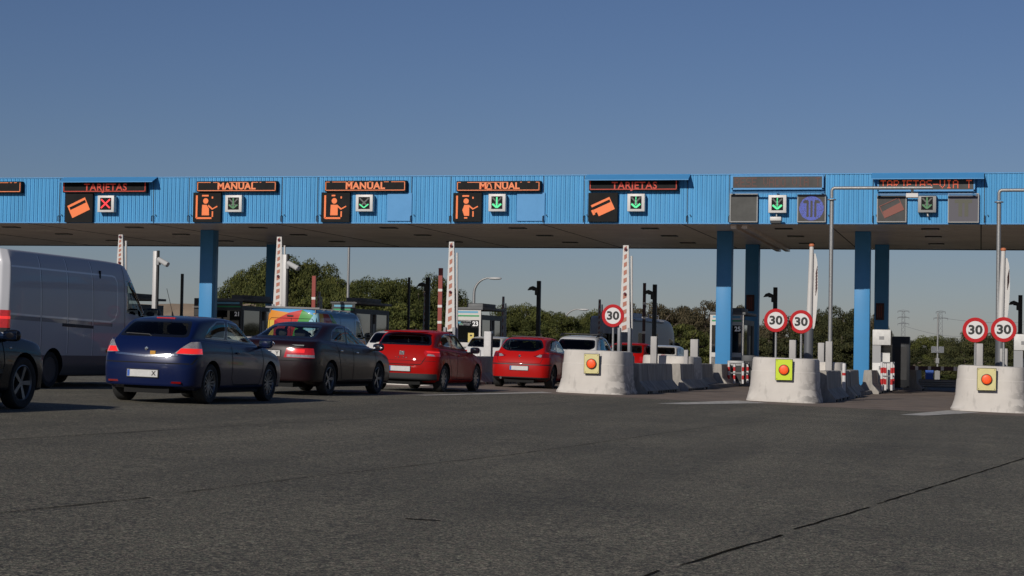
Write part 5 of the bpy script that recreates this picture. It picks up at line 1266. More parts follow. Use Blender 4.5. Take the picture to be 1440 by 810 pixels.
P_WHITE = paint('paint_white', (.55, .54, .52), 0, .3, coat=.6)
P_SILVER = paint('paint_white_van', (.47, .47, .49), .05, .42, coat=.35)
P_GREY = paint('paint_motorhome', (.50, .48, .45), 0, .4, coat=.4)
FR = [0, .10, .48, .80, 1]; WL = [.84, .965, 1.0, .985, .925]
def hatch(L, W, H, axles, wr, **k):
    ox = axles[0]; wb = axles[1]-axles[0]
    sp = dict(L=L, W=W, H=H, z0=.19, axles=axles, wr=wr, ar=wr+.045, fr=FR, wl=WL,
              ys=[0, .34, .85, 1.45, 2.05, 2.65, L-1.12, L-.62, L-.25, L], zt=[1.02, 1.02, 1.01, .99, .975, .965, .96, .86, .77, .66],
              zu=[.30, .22, .19, .19, .19, .19, .19, .20, .24, .30],
              ws=[.94, .985, 1, 1, 1, 1, .99, .97, .95, .90], rear=[.12, .02, 0, .05, .20], front=[.10, .03, 0, .04, .12], crown=.03,
              gh=dict(ja=0, jb=6, ry=[.58, .78, 1.25, 1.65, 2.0, 2.22, 2.38], rz=[H-.10, H-.045, H-.01, H, H-.008, H-.035, H-.085], rw=[.53, .56, .585, .59, .585, .575, .55]))
    sp.update(k); return sp
YW = [(-.86, 1.06), (.86, 1.06)]
ASTRA = hatch(4.29, 1.65, 1.415, [.82, 3.43], .325, paint=P_BLUE, level=3,
    zt=[1.02, 1.03, 1.02, 1.0, .98, .965, .95, .86, .77, .66], wheel=dict(spokes=7, style='twin'),
    side_windows=[dict(p=[(1.72, 1.045), (2.98, 1.0), (2.72, 1.16), (2.32, 1.31), (1.80, 1.355)], g=GLASS), dict(p=[(.82, 1.075), (1.62, 1.05), (1.70, 1.352), (1.36, 1.345), (1.02, 1.22)], g=PRIV)],
    rear_window=dict(p=[(-.60, 1.055), (.60, 1.055), (.50, 1.33), (-.50, 1.33)], g=PRIV), windshield=dict(p=[(-.66, 1.0), (.66, 1.0), (.52, 1.34), (-.52, 1.34)], y=2.1),
    tail=[dict(p=[(.47, .80), (.70, .785), (1, .80), (1, .93), (.76, .995), (.66, .985)], y1=.42, mats=[LAMPCLEAR, REDLIT], **{'in': [dict(p=[(.50, .80), (1, .80), (1, .885), (.56, .885)], m=1)]})],
    panels=[dict(name='rear_bumper', p=[(-1, .14), (1, .14), (1, .62), (-1, .62)], ax=(0, 2), f='rear', y=.45, mats=[P_BLUE], pl=[((0, .40, 0), (0, 1, 0))]),
            dict(name='door', p=[(1.66, .34), (2.92, .34), (3.02, .62), (2.98, .985), (1.66, 1.03)], ax=(1, 2), f='side', both=True, mats=[P_BLUE])],
    lines=[('door_gap', [[(1.64, 1.03), (1.64, .40), (1.74, .30), (2.88, .30), (2.99, .45), (3.05, .70), (3.0, .97)]], 'x', 1, .017, GAP),
           ('window_trim', [[(.82, 1.058), (1.62, 1.036), (2.98, .985)]], 'x', 1, .016, mat('satin_trim', (.30, .30, .31), .3, .8)),
           ('tailgate_gap', [[(-.74, .64), (.74, .64)], [(-.74, .64), (-.80, .78)], [(.74, .64), (.80, .78)]], 'y', -1, .017, GAP)])
SEDAN = hatch(4.80, 1.83, 1.475, [1.04, 3.77], .335, paint=P_PLUM, level=3,
    ys=[0, .42, .62, 1.35, 2.1, 2.9, 3.60, 4.15, 4.55, 4.80], zt=[1.07, 1.09, 1.10, 1.05, 1.02, 1.0, .98, .88, .79, .68],
    rear=[.12, .02, 0, .04, .09], ws=[.93, .98, .99, 1, 1, 1, .99, .97, .95, .90], wheel=dict(spokes=5, style='alloy'),
    gh=dict(ja=2, jb=6, ry=[1.32, 1.62, 2.05, 2.45, 2.72], rz=[1.40, 1.455, 1.475, 1.455, 1.40], rw=[.56, .585, .60, .59, .565]),
    side_windows=[dict(p=[(2.28, 1.075), (3.42, 1.03), (3.12, 1.22), (2.72, 1.36), (2.34, 1.405)]), dict(p=[(1.38, 1.115), (2.18, 1.08), (2.24, 1.408), (1.86, 1.395), (1.56, 1.30)])],
    rear_window=dict(p=[(-.64, 1.125), (.64, 1.125), (.53, 1.40), (-.53, 1.40)], y=1.6, g=CLEAR), windshield=dict(p=[(-.68, 1.02), (.68, 1.02), (.53, 1.39), (-.53, 1.39)], y=2.6),
    tail=[dict(p=[(.30, .74), (1, .74), (1, .93), (.34, .93)], y1=.26, mats=[REDLAMP, REDLIT, LAMPCLEAR], **{'in': [dict(p=[(.36, .75), (.92, .75), (.92, .80), (.36, .80)], m=2), dict(p=[(.45, .84), (.70, .84), (.70, .91), (.45, .91)], m=1)]})],
    panels=[dict(name='rear_bumper', p=[(-1, .14), (1, .14), (1, .66), (-1, .66)], ax=(0, 2), f='rear', y=.55, mats=[P_PLUM], pl=[((0, .5, 0), (0, 1, 0))]),
            dict(name='front_door', p=[(2.26, .34), (3.42, .34), (3.52, .62), (3.44, 1.02), (2.24, 1.06)], ax=(1, 2), f='side', both=True, mats=[P_PLUM]),
            dict(name='rear_door', p=[(1.52, .62), (1.62, .34), (2.2, .34), (2.2, 1.07), (1.40, 1.09)], ax=(1, 2), f='side', both=True, mats=[P_PLUM])],
    lines=[('door_gap', [[(2.22, 1.07), (2.22, .32)], [(3.48, 1.0), (3.55, .62), (3.46, .31), (1.62, .31), (1.50, .62), (1.34, 1.08)]], 'x', 1, .017, GAP),
           ('window_trim', [[(1.36, 1.098), (2.2, 1.062), (3.42, 1.016)]], 'x', 1, .014, mat('satin_trim', (.30, .30, .31), .3, .8)),
           ('bumper_gap', [[(-.80, .68), (.80, .68)]], 'y', -1, .014, GAP)])
IBIZA = hatch(4.06, 1.78, 1.444, [.70, 3.264], .32, paint=P_RED, level=3,
    rear=[.10, .02, 0, .06, .16], zt=[1.03, 1.03, 1.01, .99, .97, .96, .95, .86, .78, .66], wheel=dict(spokes=10, style='alloy'),
    gh=dict(ja=0, jb=6, ry=[.40, .62, 1.15, 1.6, 1.95, 2.15, 2.28], rz=[1.345, 1.405, 1.437, 1.444, 1.435, 1.41, 1.36], rw=[.56, .585, .60, .60, .595, .58, .56]),
    side_windows=[dict(p=[(1.62, 1.05), (2.78, 1.01), (2.52, 1.18), (2.18, 1.33), (1.68, 1.375)]), dict(p=[(.74, 1.12), (.95, 1.08), (1.53, 1.055), (1.60, 1.375), (1.16, 1.36), (.86, 1.25)])],
    rear_window=dict(p=[(-.66, 1.075), (.66, 1.075), (.57, 1.32), (-.57, 1.32)], g=PRIV), windshield=dict(p=[(-.67, 1.0), (.67, 1.0), (.54, 1.36), (-.54, 1.36)], y=2.0),
    tail=[dict(p=[(.52, .90), (.60, .82), (1, .83), (1, .955), (.54, .965)], y1=.34, mats=[REDLAMP, LAMPCLEAR, REDLIT], **{'in': [dict(p=[(.60, .84), (.78, .83), (.74, .87), (.62, .885)], m=1), dict(p=[(.58, .92), (.84, .915), (.84, .935), (.58, .945)], m=2)]})],
    panels=[dict(name='lower_bumper', p=[(-1, .14), (1, .14), (1, .42), (-1, .42)], ax=(0, 2), f='rear', y=.42, mats=[BLACK], pl=[((0, .32, 0), (0, 1, .25))]),
            dict(name='plate_recess', p=[(-.42, .44), (.42, .44), (.34, .62), (-.34, .62)], ax=(0, 2), f='rear', y=.42, mats=[P_RED]),
            dict(name='front_door', p=[(1.62, .34), (2.76, .34), (2.90, .62), (2.82, .99), (1.60, 1.035)], ax=(1, 2), f='side', both=True, mats=[P_RED]),
            dict(name='rear_door', p=[(1.10, .62), (1.24, .34), (1.57, .34), (1.56, 1.04), (.86, 1.06)], ax=(1, 2), f='side', both=True, mats=[P_RED])],
    lines=[('door_gap', [[(1.59, 1.04), (1.59, .31)], [(2.84, .98), (2.93, .62), (2.82, .30), (1.24, .30), (1.08, .60), (.84, 1.06)]], 'x', 1, .017, GAP),
           ('tailgate_gap', [[(-.50, .66), (-.46, .63), (.46, .63), (.50, .66)], [(-.50, .66), (-.58, .80)], [(.50, .66), (.58, .80)]], 'y', -1, .017, GAP), ('crease_line', [[(-.80, .715), (.80, .715)]], 'y', -1, .008, GAP)])
ALFA = hatch(4.17, 1.73, 1.44, [.76, 3.306], .32, paint=P_RED2, level=3,
    rear=[.10, .02, 0, .08, .22], ws=[.90, .98, 1, 1, 1, 1, .99, .96, .92, .84], wheel=dict(spokes=5, style='alloy', rim_m=mat('dark_rim', (.05, .05, .052), .4, .5)),
    gh=dict(ja=0, jb=6, ry=[.52, .76, 1.25, 1.65, 2.0, 2.2, 2.34], rz=[1.345, 1.40, 1.432, 1.44, 1.43, 1.40, 1.35], rw=[.50, .54, .575, .58, .575, .56, .54]),
    side_windows=[dict(p=[(1.62, 1.03), (2.82, .995), (2.56, 1.16), (2.2, 1.31), (1.68, 1.36)]), dict(p=[(.92, 1.07), (1.53, 1.045), (1.60, 1.36), (1.22, 1.345), (1.0, 1.22)])],
    rear_window=dict(p=[(-.40, 1.02), (.40, 1.02), (.60, 1.12), (.60, 1.17), (.50, 1.36), (-.50, 1.36), (-.60, 1.17), (-.60, 1.12)], g=GLASS, r=.10), windshield=dict(p=[(-.66, 1.0), (.66, 1.0), (.52, 1.35), (-.52, 1.35)], y=2.1),
    tail=[dict(p=[(.38, .895), (.50, .86), (.86, .86), (1, .90), (1, .965), (.66, .975)], y1=.42, mats=[REDOFF, LAMPCLEAR], **{'in': [dict(p=[(.46, .885), (.60, .865), (.62, .935), (.55, .945)], m=1)]})],
    panels=[dict(name='lower_bumper', p=[(-1, .14), (1, .14), (1, .31), (-1, .31)], ax=(0, 2), f='rear', y=.42, mats=[BLACK], pl=[((0, .38, 0), (0, 1, 0))]),
            dict(name='bumper_strip', p=[(-1, .645), (1, .645), (1, .675), (-1, .675)], ax=(0, 2), f='rear', y=.5, mats=[BLACK], pl=[((0, .5, 0), (0, 1, 0))], push=.004),
            dict(name='door', p=[(1.62, .34), (2.76, .34), (2.90, .62), (2.84, .98), (1.58, 1.02)], ax=(1, 2), f='side', both=True, mats=[P_RED2])],
    lines=[('door_gap', [[(1.56, 1.03), (1.58, .31), (2.80, .31), (2.94, .62), (2.88, .97)]], 'x', 1, .017, GAP), ('tailgate_gap', [[(-.60, .70), (.60, .70)], [(-.60, .70), (-.66, .86)], [(.60, .70), (.66, .86)]], 'y', -1, .010, GAP)])
def generic(L, W, H, col, hi=0, **k):
    s = hatch(L, W, H, [.80, L-.86], .325, paint=col, level=3, wheel=dict(spokes=5, style='alloy'),
        side_windows=[dict(p=[(1.62, 1.06), (2.82, 1.02), (2.56, 1.18), (2.2, H-.12), (1.68, H-.075)]), dict(p=[(.80, 1.12), (1.53, 1.065), (1.60, H-.075), (1.22, H-.085), (.92, H-.2)], g=PRIV)],
        rear_window=dict(p=[(-.62, 1.09), (.62, 1.09), (.54, H-.09), (-.54, H-.09)], g=PRIV), windshield=dict(p=[(-.66, 1.02), (.66, 1.02), (.52, H-.09), (-.52, H-.09)], y=2.1),
        tail=[dict(p=[(.58, .80), (1, .80), (1, .97), (.56, .97)], y1=.34, mats=[REDLAMP])],
        panels=[dict(name='lower_bumper', p=[(-1, .14), (1, .14), (1, .33), (-1, .33)], ax=(0, 2), f='rear', y=.42, mats=[BLACK], pl=[((0, .38, 0), (0, 1, 0))])],
        lines=[('door_gap', [[(1.56, 1.05), (1.58, .31), (2.80, .31), (2.94, .62), (2.88, .99)]], 'x', 1, .017, GAP)])
    s.update(k); return s
def handle(parent, tree, y, z, m, side=1, ln=.16):
    h = tree.ray_cast(Vector((side*3, y, z)), Vector((-side, 0, 0)))
    if h[0] is None: return
    b = MB(); b.blob((side*.012, 0, 0), (.03, ln, .03), 3, 0, 7); o = b.build('door_handle', m, parent, smooth=60); o.location = h[0]
def rear_bits(t, tree, sp, brake=True, wiper=True, ytop=None, lampw=.16):
    H = sp['H']
    if brake:
        z = sp.get('b3', H-.055); h = tree.ray_cast(Vector((0, -3, z)), Vector((0, 1, 0)))
        if h[0] is not None:
            b = MB(); b.box((-lampw, -.012, -.014), (lampw, .05, .014), 0, .004); o = b.build('brake_light', REDLAMP, t); o.location = h[0]
    if wiper:
        h = tree.ray_cast(Vector((0, -3, 1.09)), Vector((0, 1, 0)))
        b = MB(); y = h[0].y if h[0] is not None else .2; b.tube([(0, y-.02, 1.06), (-.05, y-.015, 1.09), (-.46, y+.02, 1.10)], .010, 6); b.build('rear_wiper', BLACK, t)
    for s in (-1, 1): mirror(t, s*(sp['W']/2+.09), sp.get('my', sp['L']-1.42), 1.0, sp.get('mm', sp['paint']), s)
def antenna(t, y, z, h=.4, lean=-.16):
    b = MB(); b.tube([(0, 0, -.02), (0, lean*.1, .05)], .018, 8, r2=.010); b.tube([(0, lean*.1, .05), (0, lean, h)], .004, 5); o = b.build('antenna', BLACK, t); o.location = (0, y, z)
def build_cars():
    Q = {}
    # blue hatchback
    t, tr = car(ASTRA, 'blue_hatchback', 'dark blue three door hatchback with lit tail lights, nearest in the queue', 'car', -12.84, 26.95, R(.5))
    plate(t, tr, -.02, .47, chars='X'); emblem(t, tr, 0, .86, .035)
    q = surf_line(tr, [(-.53, .775), (0, .745), (.53, .775)], 'y', -1, .034, .010); q.build('chrome_strip', CHROME, t, fix=False)
    rear_bits(t, tr, ASTRA); antenna(t, 1.0, 1.42, .42, -.28); handle(t, tr, 1.86, .83, P_BLUE); handle(t, tr, 1.86, .83, P_BLUE, -1)
    seats(t, [(2.35, 0, False), (1.35, 0, True)], 1.75, .38); Q['a'] = tr
    b = MB(); b.box((-.62, .012, -.015), (-.36, .03, .015)); b.box((.36, .012, -.015), (.62, .03, .015)); o = b.build('bumper_reflector', REDOFF, t); o.location = (0, tr.ray_cast(Vector((.5, -3, .34)), Vector((0, 1, 0)))[0].y-.02, .34)
    b = MB(); b.box((-.045, -.004, -.03), (.045, .004, .03)); o = b.build('rear_badge', mat('amber_badge', (.5, .25, .03), .4), t); h = tr.ray_cast(Vector((.12, -3, .80)), Vector((0, 1, 0)))[0]; o.location = (h.x, h.y-.008, h.z)
    # plum sedan
    t, tr = car(SEDAN, 'dark_sedan', 'dark plum four door sedan with red tail lights between two hatchbacks', 'car', -13.58, 34.1, R(-2.4))
    plate(t, tr, -.04, .815, chars='F   Y', blue=True); emblem(t, tr, -.0, .99, .075, 'oval'); rear_bits(t, tr, SEDAN, brake=False, wiper=False)
    b = MB(); b.box((-.17, -.004, -.012), (.17, .004, .012)); o = b.build('model_badge', CHROME, t); o.location = (.52, tr.ray_cast(Vector((.52, -3, .985)), Vector((0, 1, 0)))[0].y-.004, .985)
    seats(t, [(2.75, 0, False), (1.75, .02, True)], 1.83, .40); handle(t, tr, 2.42, .87, CHROME); handle(t, tr, 1.55, .90, CHROME)
    # red hatchback one
    t, tr = car(IBIZA, 'red_hatchback', 'red five door hatchback with black lower bumper, queueing behind the dark sedan', 'car', -13.05, 40.95, R(-1.8))
    plate(t, tr, -.02, .525, blue=True); emblem(t, tr, 0, .885, .06, 's'); rear_bits(t, tr, dict(IBIZA, mm=P_BLACK), wiper=False)
    h = tr.ray_cast(Vector((0, -3, .785)), Vector((0, 1, 0)))[0]; text('lettering', 'IBIZA', .055, CHROME, t, (0, h.y-.006, .785), bold=.001, spacing=2.4, depth=.002)
    b = MB(); b.blob((0, .32, 1.385), (1.10, .26, .035), 4, 0, 8); b.build('roof_spoiler', P_RED, t, smooth=60)
    seats(t, [(2.2, 0, False), (1.25, .02, True)], 1.78, .40); handle(t, tr, 1.74, .86, P_RED); antenna(t, 1.0, 1.43, .12, -.08)
    # red hatchback two
    t, tr = car(ALFA, 'red_hatchback', 'bright red hatchback with slim lamps beside the left rounded block', 'car', -12.42, 49.7, R(-.5))
    plate(t, tr, .02, .555, blue=True); emblem(t, tr, 0, .885, .04); rear_bits(t, tr, ALFA, brake=False, wiper=False)
    seats(t, [(2.3, 0, False), (1.35, .02, True)], 1.73, .38); b = MB(); b.tube([(-.5, .02, .27), (-.5, .25, .27)], .035, 10); b.build('exhaust_pipe', CHROME, t)
    b = MB(); b.box((-.45, .9, 1.43), (.45, 1.0, 1.455)); b.build('roof_trim', BLACK, t)
    # white hatchback
    WH = generic(4.45, 1.82, 1.60, P_WHITE, rear_window=dict(p=[(-.45, 1.12), (.45, 1.12), (.64, 1.20), (.58, 1.46), (-.58, 1.46), (-.64, 1.20)], g=PRIV), zt=[1.10, 1.09, 1.07, 1.04, 1.02, 1.01, 1.0, .92, .84, .7])
    t, tr = car(WH, 'white_hatchback', 'tall white hatchback with black roof rails, in front of the bright red one', 'car', -12.62, 57.6, R(-.6))
    rear_bits(t, tr, WH, brake=False, wiper=False); seats(t, [(2.3, .1, False), (1.3, .1, True)], 1.8, .45)
    for s in (-1, 1):
        b = MB(); b.tube([(s*.60, .75, 1.55), (s*.61, .95, 1.63), (s*.61, 2.1, 1.64), (s*.58, 2.3, 1.58)], .022, 8); b.blob((s*.60, 1.02, 1.60), (.09, .3, .09), 3, 0, 6); b.build('roof_rail', BLACK, t, smooth=60)
    b = MB(); b.tube([(.25, 1.5, 1.60), (.5, 1.5, 1.66), (.62, 1.45, 1.72)], .022, 6); b.tube([(-.62, 1.3, 1.64), (.62, 1.3, 1.64)], .02, 6); b.build('roof_rack_bar', BLACK, t)
    # further cars
    G2 = generic(4.1, 1.75, 1.47, P_RED); t, tr = car(G2, 'red_car', 'dark red car glimpsed behind the tall striped arm, ahead of the white hatchback', 'car', -12.45, 65.3, R(-1)); rear_bits(t, tr, G2, False, False); seats(t, [(2.3, 0, False), (1.3, 0, True)], 1.75, .4)
    G3 = generic(4.1, 1.75, 1.46, P_WHITE); t, tr = car(G3, 'white_car', 'white car roof behind the second row block, furthest in the queue', 'car', -12.4, 72.4, R(-1)); rear_bits(t, tr, G3, False, False); seats(t, [(2.3, 0, False), (1.3, 0, True)], 1.75, .4)
    G4 = generic(4.0, 1.72, 1.50, P_WHITE); t, tr = car(G4, 'white_car', 'pale car mostly hidden left of the bright red hatchback', 'car', -17.45, 64.2, R(-1)); rear_bits(t, tr, G4, False, False); seats(t, [(2.3, 0, False), (1.3, 0, True)], 1.75, .4)
    G5 = generic(4.0, 1.72, 1.50, P_WHITE); t, tr = car(G5, 'white_car', 'white car mostly hidden behind the left red hatchback, beside the colourful van', 'car', -17.35, 52.8, R(-1)); rear_bits(t, tr, G5, False, False); seats(t, [(2.3, 0, False), (1.3, 0, True)], 1.75, .4)
    # black car at the left edge
    SUV = generic(4.35, 1.80, 1.62, P_BLACK, wheel=dict(spokes=5, style='alloy'), zt=[1.08, 1.08, 1.07, 1.05, 1.03, 1.02, 1.0, .95, .88, .76])
    SUV.update(axles=[.88, 3.50], wr=.355, ar=.41)
    SUV['lines'] = SUV['lines']+[('side_strip', [[(1.4, .52), (2.9, .52)]], 'x', 1, .06, BLACK)]
    t, tr = car(SUV, 'black_car', 'black car cut off by the left photo edge, only its front fender and wheel showing', 'car', -13.56, 19.35, R(-.5)); rear_bits(t, tr, SUV); seats(t, [(2.3, .1, False), (1.3, .1, True)], 1.8, .45)
    b = MB(); b.blob((0, 0, 0), (.02, .06, .035), 3, 0, 6); o = b.build('side_indicator', LAMPCLEAR, t, smooth=60); h = tr.ray_cast(Vector((3, 3.1, .83)), Vector((-1, 0, 0)))[0]; o.location = h
build_cars()

# ------------------------------------------------------------------ vans
VFR = [0, .08, .30, .62, .90, 1]; VWL = [.92, .985, 1.0, .992, .955, .84]
def van_spec(L, W, H, axles, wr, col, nose, **k):
    ys = [0, .30, 1.4, 2.8, nose[0]-.35, nose[0], nose[1], nose[1]+(L-nose[1])*.62, L]
    sp = dict(L=L, W=W, H=H, z0=.24, axles=axles, wr=wr, ar=wr+.06, fr=VFR, wl=VWL, ys=ys, zt=[H, H, H, H, H-.01, H-.07, nose[2], nose[2]-.22, nose[2]-.50],
              zu=[.34, .26, .24, .24, .24, .24, .24, .26, .32], ws=[.97, 1, 1, 1, 1, .99, .965, .95, .88], rear=[.10, .03, .0, .02, .07, .12], front=[.12, .03, 0, .02, .05, .10], pr=(.10, .02), crown=.05, paint=col, level=3, wi=.15, c_belt=.2)
    sp.update(k); return sp
VAN = van_spec(6.5, 2.05, 2.56, [1.75, 5.5], .345, P_SILVER, (4.95, 5.80, 1.52),
    creases=[(0, None, .75)], c_belt=.6, 
    side_windows=[dict(p=[(4.72, 1.50), (5.66, 1.42), (5.46, 1.82), (5.20, 2.14), (4.76, 2.16)], i=.03, g=GLASS)],
    windshield=dict(p=[(-.86, 1.58), (.86, 1.58), (.74, 2.30), (-.74, 2.30)], y=4.7),
    tail=[dict(p=[(.86, 1.02), (1.2, 1.02), (1.2, 1.42), (.86, 1.42)], y1=.16, mats=[REDLAMP, REDLIT, BLACK], **{'in': [dict(p=[(.8, 1.26), (1.2, 1.26), (1.2, 1.31), (.8, 1.31)], m=1), dict(p=[(.8, 1.0), (1.2, 1.0), (1.2, 1.1), (.8, 1.1)], m=2)]})],
    panels=[dict(name='lower_cladding', p=[(.15, .2), (6.4, .2), (6.4, .62), (.15, .62)], ax=(1, 2), f='side', both=True, mats=[mat('grey_cladding', (.10, .10, .105), .45)], push=.004),
            dict(name='lower_bumper', p=[(-1.1, .1), (1.1, .1), (1.1, .62), (-1.1, .62)], ax=(0, 2), f='rear', y=.3, mats=[mat('grey_cladding', (.10, .10, .105), .45)], push=.006)],
    lines=[('panel_seam', [[(1.22, 2.46), (1.27, .66)], [(2.24, 2.46), (2.30, .66)], [(3.25, 2.46), (3.32, .40)], [(4.62, 2.42), (4.66, .6)]], 'x', 1, .014, GAP),
           ('rib_highlight', [[(1.195, 2.46), (1.245, .66)], [(2.215, 2.46), (2.275, .66)], [(3.225, 2.46), (3.295, .60)], [(.12, 1.36), (1.1, 1.34), (4.0, 1.30), (4.20, 1.36), (4.30, 1.52), (4.30, 2.10), (4.22, 2.20), (4.1, 2.22), (.15, 2.22)]], 'x', 1, .034, mat('painted_edge_highlight', (.75, .75, .76), .3, coat=.8))])  # skylight caught by the pressed edges, painted as lighter strips
VAN['panels'] += [dict(name='sliding_rail', p=[(2.05, 1.17), (3.30, 1.15), (3.30, 1.21), (2.05, 1.23)], ax=(1, 2), f='side', both=True, mats=[BLACK], push=.006),
                  dict(name='recess_band', p=[(.15, 1.255), (4.1, 1.205), (4.1, 1.27), (.15, 1.33)], ax=(1, 2), f='side', both=True, mats=[mat('van_band', (.20, .20, .21), .35, coat=.8)], push=-.006)]
VAN['wheel'] = dict(spokes=6, style='cap', rim_m=mat('dull_steel_wheel', (.07, .07, .07), .6, .3))
t, tr = car(VAN, 'white_van', 'long high roofed white panel van, tallest vehicle at the left', 'van', -17.95, 29.85, R(-.4))
b = MB(); b.box((-.9, .02, 1.3), (.9, .05, 1.31)); 
b = MB(); b.box((-.006, -.012, .65), (.006, .02, 2.35)); b.box((-.22, -.03, 1.0), (-.1, .0, 1.16)); o = b.build('rear_door_gap', BLACK, t)
for s in (-1, 1): mirror(t, s*1.19, 5.55, 1.50, BLACK, s, 1.55)
seats(t, [(4.5, .35, False)], 2.0, .62, head=.66)
b = MB(); b.box((-.98, 3.55, .5), (.98, 3.6, 2.3)); b.build('cargo_bulkhead', GAP, t)
q = MB(); q.box((-.07, -.02, -.03), (.07, .02, .03)); o = q.build('side_marker', AMBER, t); h = tr.ray_cast(Vector((3, 3.95, .72)), Vector((-1, 0, 0)))[0]; o.location = h; o.rotation_euler = (0, 0, R(90))
handle(t, tr, 4.80, 1.22, BLACK, 1, .22)

# colourful van
LV = dict(y=(.62, .42, .06), o=(.66, .25, .03), r=(.50, .03, .02), m=(.32, .012, .015), g=(.06, .28, .05), b=(.08, .30, .55), c=(.26, .50, .60), w=(.5, .55, .55))
LVM = [paint('livery_'+n, LV[k], 0, .35, coat=.6) for k, n in (('y', 'yellow'), ('o', 'orange'), ('r', 'red'), ('m', 'crimson'), ('g', 'green'), ('b', 'blue'), ('c', 'pale_blue'), ('w', 'white'))]
CV = van_spec(5.3, 1.96, 2.16, [1.0, 4.4], .335, LVM[5], (4.05, 4.72, 1.25), 
    side_windows=[dict(p=[(3.55, 1.24), (4.6, 1.18), (4.40, 1.50), (4.15, 1.82), (3.60, 1.86)], i=.03)], windshield=dict(p=[(-.8, 1.30), (.8, 1.30), (.72, 1.95), (-.72, 1.95)], y=3.7))
CV['panels'] = []
def rp(p, k, **kw): CV['panels'].append(dict(name='rear_livery', p=p, ax=(0, 2), f='rear', y=.28, mats=[LVM[k]], **kw))
rp([(-1.1, .7), (-.62, .7), (-.62, 1.72), (-1.1, 1.72)], 0); rp([(-1.1, 1.72), (-.62, 1.72), (-.1, 1.99), (-1.1, 2.1)], 1)
rp([(-.62, .7), (.05, 1.1), (.12, 1.4), (-.62, 1.72)], 3); rp([(-.62, 1.72), (.12, 1.4), (.16, 1.48), (.36, 2.1), (-.1, 1.99)], 2)
rp([(.05, .9), (.36, 1.3), (.76, 1.92), (.36, 2.1), (.10, 1.4)], 4); rp([(.36, 1.3), (1.1, 1.55), (1.1, 2.1), (.76, 1.95)], 6); rp([(.2, .7), (1.1, .7), (1.1, 1.55), (.42, 1.36)], 7)
def sp_(p, k, m=None): CV['panels'].append(dict(name='side_livery', p=p, ax=(1, 2), f='side', both=True, mats=[m or LVM[k]]))
sp_([(.12, .4), (.62, .4), (.62, 2.0), (.12, 2.0)], 0); sp_([(.62, .4), (2.0, .4), (1.35, 1.72), (1.1, 2.0), (.62, 2.0)], 3); sp_([(2.0, .4), (2.45, .4), (1.75, 1.72), (1.35, 2.0), (1.1, 2.0), (1.35, 1.72)], 4)
sp_([(2.45, .4), (3.0, .4), (2.9, 1.1), (1.75, 1.72)], 6)
sp_([(3.50, .4), (4.65, .4), (4.65, 1.14), (3.50, 1.2)], 3)
CV['tail'] = [dict(p=[(.86, 1.0), (1.2, 1.0), (1.2, 1.9), (.86, 1.9)], y1=.14, mats=[BLACK, RWW], **{'in': [dict(p=[(.8, 1.28), (1.2, 1.28), (1.2, 1.42), (.8, 1.42)], m=1)]})]
CV['lines'] = [('door_gap', [[(3.45, 1.95), (3.48, .4)], [(2.1, 1.9), (2.1, .4)]], 'x', 1, .014, GAP), ('rear_door_gap', [[(-.80, .8), (-.80, 1.72), (-.74, 1.80), (.74, 1.80), (.80, 1.72), (.80, .8)], [(0, .5), (0, 1.8)]], 'y', -1, .017, GAP)]
t, tr = car(CV, 'colourful_van', 'van with yellow, red, green and blue livery and a roof rack, behind the dark sedan', 'van', -22.45, 58.2, R(-2.2))
b = MB(); h = tr.ray_cast(Vector((3, 1.05, 1.45)), Vector((-1, 0, 0)))[0]; b.lathe([(0, h.x+.008), (.30, h.x+.006), (.30, h.x-.03)], 28, 0, 'x', (0, 1.05, 1.38)); b.box((h.x+.008, 1.02, 1.46), (h.x+.012, 1.06, 1.56), 1); b.box((h.x+.008, 1.02, 1.36), (h.x+.012, 1.08, 1.42), 1); b.build('round_decal', [LVM[7], INK], t)
b = MB()
for x in (-.78, .78): b.tube([(x, .15, 2.12), (x, 3.2, 2.12)], .022, 8)
for y in (.15, .9, 1.6, 2.3, 3.1): b.tube([(-.9, y, 2.15), (.9, y, 2.15)], .02, 8); [b.tube([(x, y, 1.95), (x, y, 2.14)], .02, 6) for x in (-.82, .82)]
b.box((-.98, .10, 2.13), (.98, .16, 2.19)); b.build('roof_rack', mat('rack_grey', (.17, .17, .17), .5, .4), t)
b = MB(); b.blob((-.05, .07, 1.88), (.26, .06, .07), 3, 0, 8); b.build('brake_light', BLACK, t)
for s in (-1, 1): mirror(t, s*1.12, 4.5, 1.32, BLACK, s, 1.5)
seats(t, [(3.5, .3, False)], 1.9, .5, head=.6)

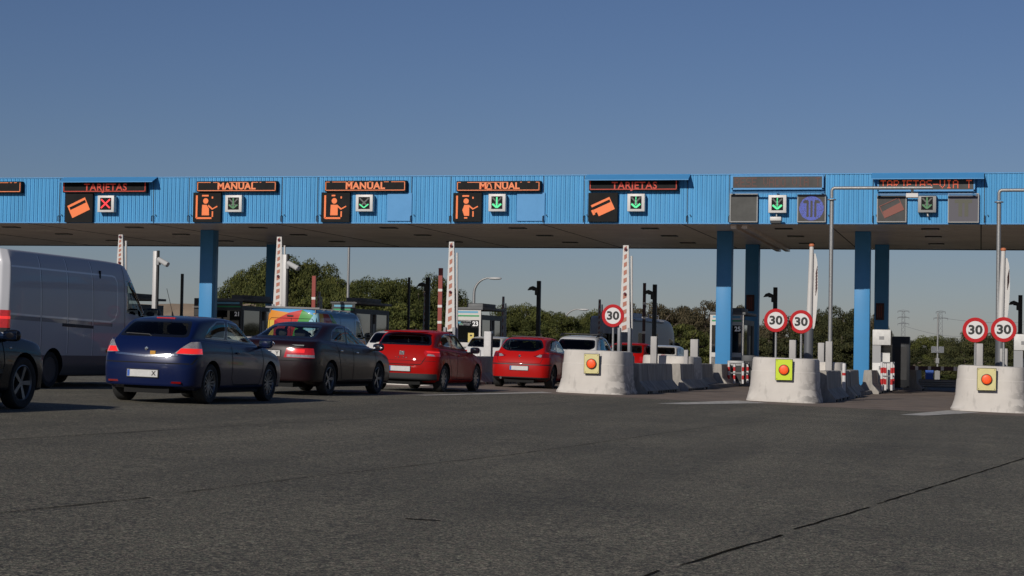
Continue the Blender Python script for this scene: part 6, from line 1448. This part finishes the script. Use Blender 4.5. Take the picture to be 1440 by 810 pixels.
# motorhome
MH = dict(L=6.4, W=2.25, H=2.85, z0=.4, axles=[1.6, 5.2], wr=.34, ar=.42, fr=[0, .1, .5, .9, 1], wl=[.97, 1, 1, .99, .96], ys=[0, .25, 2, 4, 4.9, 5.6, 6.0, 6.4], zt=[2.85, 2.85, 2.85, 2.85, 2.80, 2.45, 1.65, 1.15],
          zu=[.5, .42, .4, .4, .4, .4, .4, .45], ws=[1, 1, 1, 1, 1, .97, .9, .82], rear=[.05, 0, 0, 0, .03], front=[.1, .02, 0, .05, .2], pr=(.04, .01), crown=.02, paint=P_GREY, level=3, c_belt=.8,
          side_windows=[dict(p=[(.9, 1.55), (1.7, 1.55), (1.7, 2.1), (.9, 2.1)], g=PRIV), dict(p=[(2.6, 1.6), (3.4, 1.6), (3.4, 2.1), (2.6, 2.1)], g=PRIV), dict(p=[(4.9, 1.4), (5.5, 1.35), (5.5, 1.8), (4.9, 1.9)])],
          rear_window=dict(p=[(-.5, 1.5), (.5, 1.5), (.5, 2.0), (-.5, 2.0)], g=PRIV), wheel=dict(spokes=6),
          panels=[dict(name='side_stripe', p=[(1.9, 1.1), (3.4, 1.1), (3.4, 1.3), (1.9, 1.3)], ax=(1, 2), f='side', both=True, mats=[mat('maroon_stripe', (.12, .03, .02), .5)])],
          tail=[dict(p=[(.95, .75), (1.2, .75), (1.2, 1.1), (.95, 1.1)], y1=.1, mats=[REDLAMP])])
p = on_y(862, 450, 90)
t, tr = car(MH, 'motorhome', 'pale motorhome with roof hatches behind the shade-darkened red arm, beyond the booths', 'motorhome', p.x+.1, 88.5, R(-13), 'vehicles leaving the plaza')
b = MB(); b.box((-.5, 1.2, 2.83), (.7, 2.3, 3.05), 0, .04); b.box((-.3, 3.1, 2.83), (.5, 3.7, 2.93), 0, .03); b.tube([(.9, 2.6, 2.84), (.9, 2.6, 3.02), (.9, 3.9, 3.02), (.9, 3.9, 2.84)], .025, 6); b.build('roof_hatch', CASEW, t)
b = MB(); b.tube([(1.14, .3, 2.70), (1.14, 4.0, 2.70)], .06, 8); b.build('awning_case', CASEW, t)
for s in (-1, 1): mirror(t, s*1.2, 5.75, 1.6, BLACK, s, 1.3)
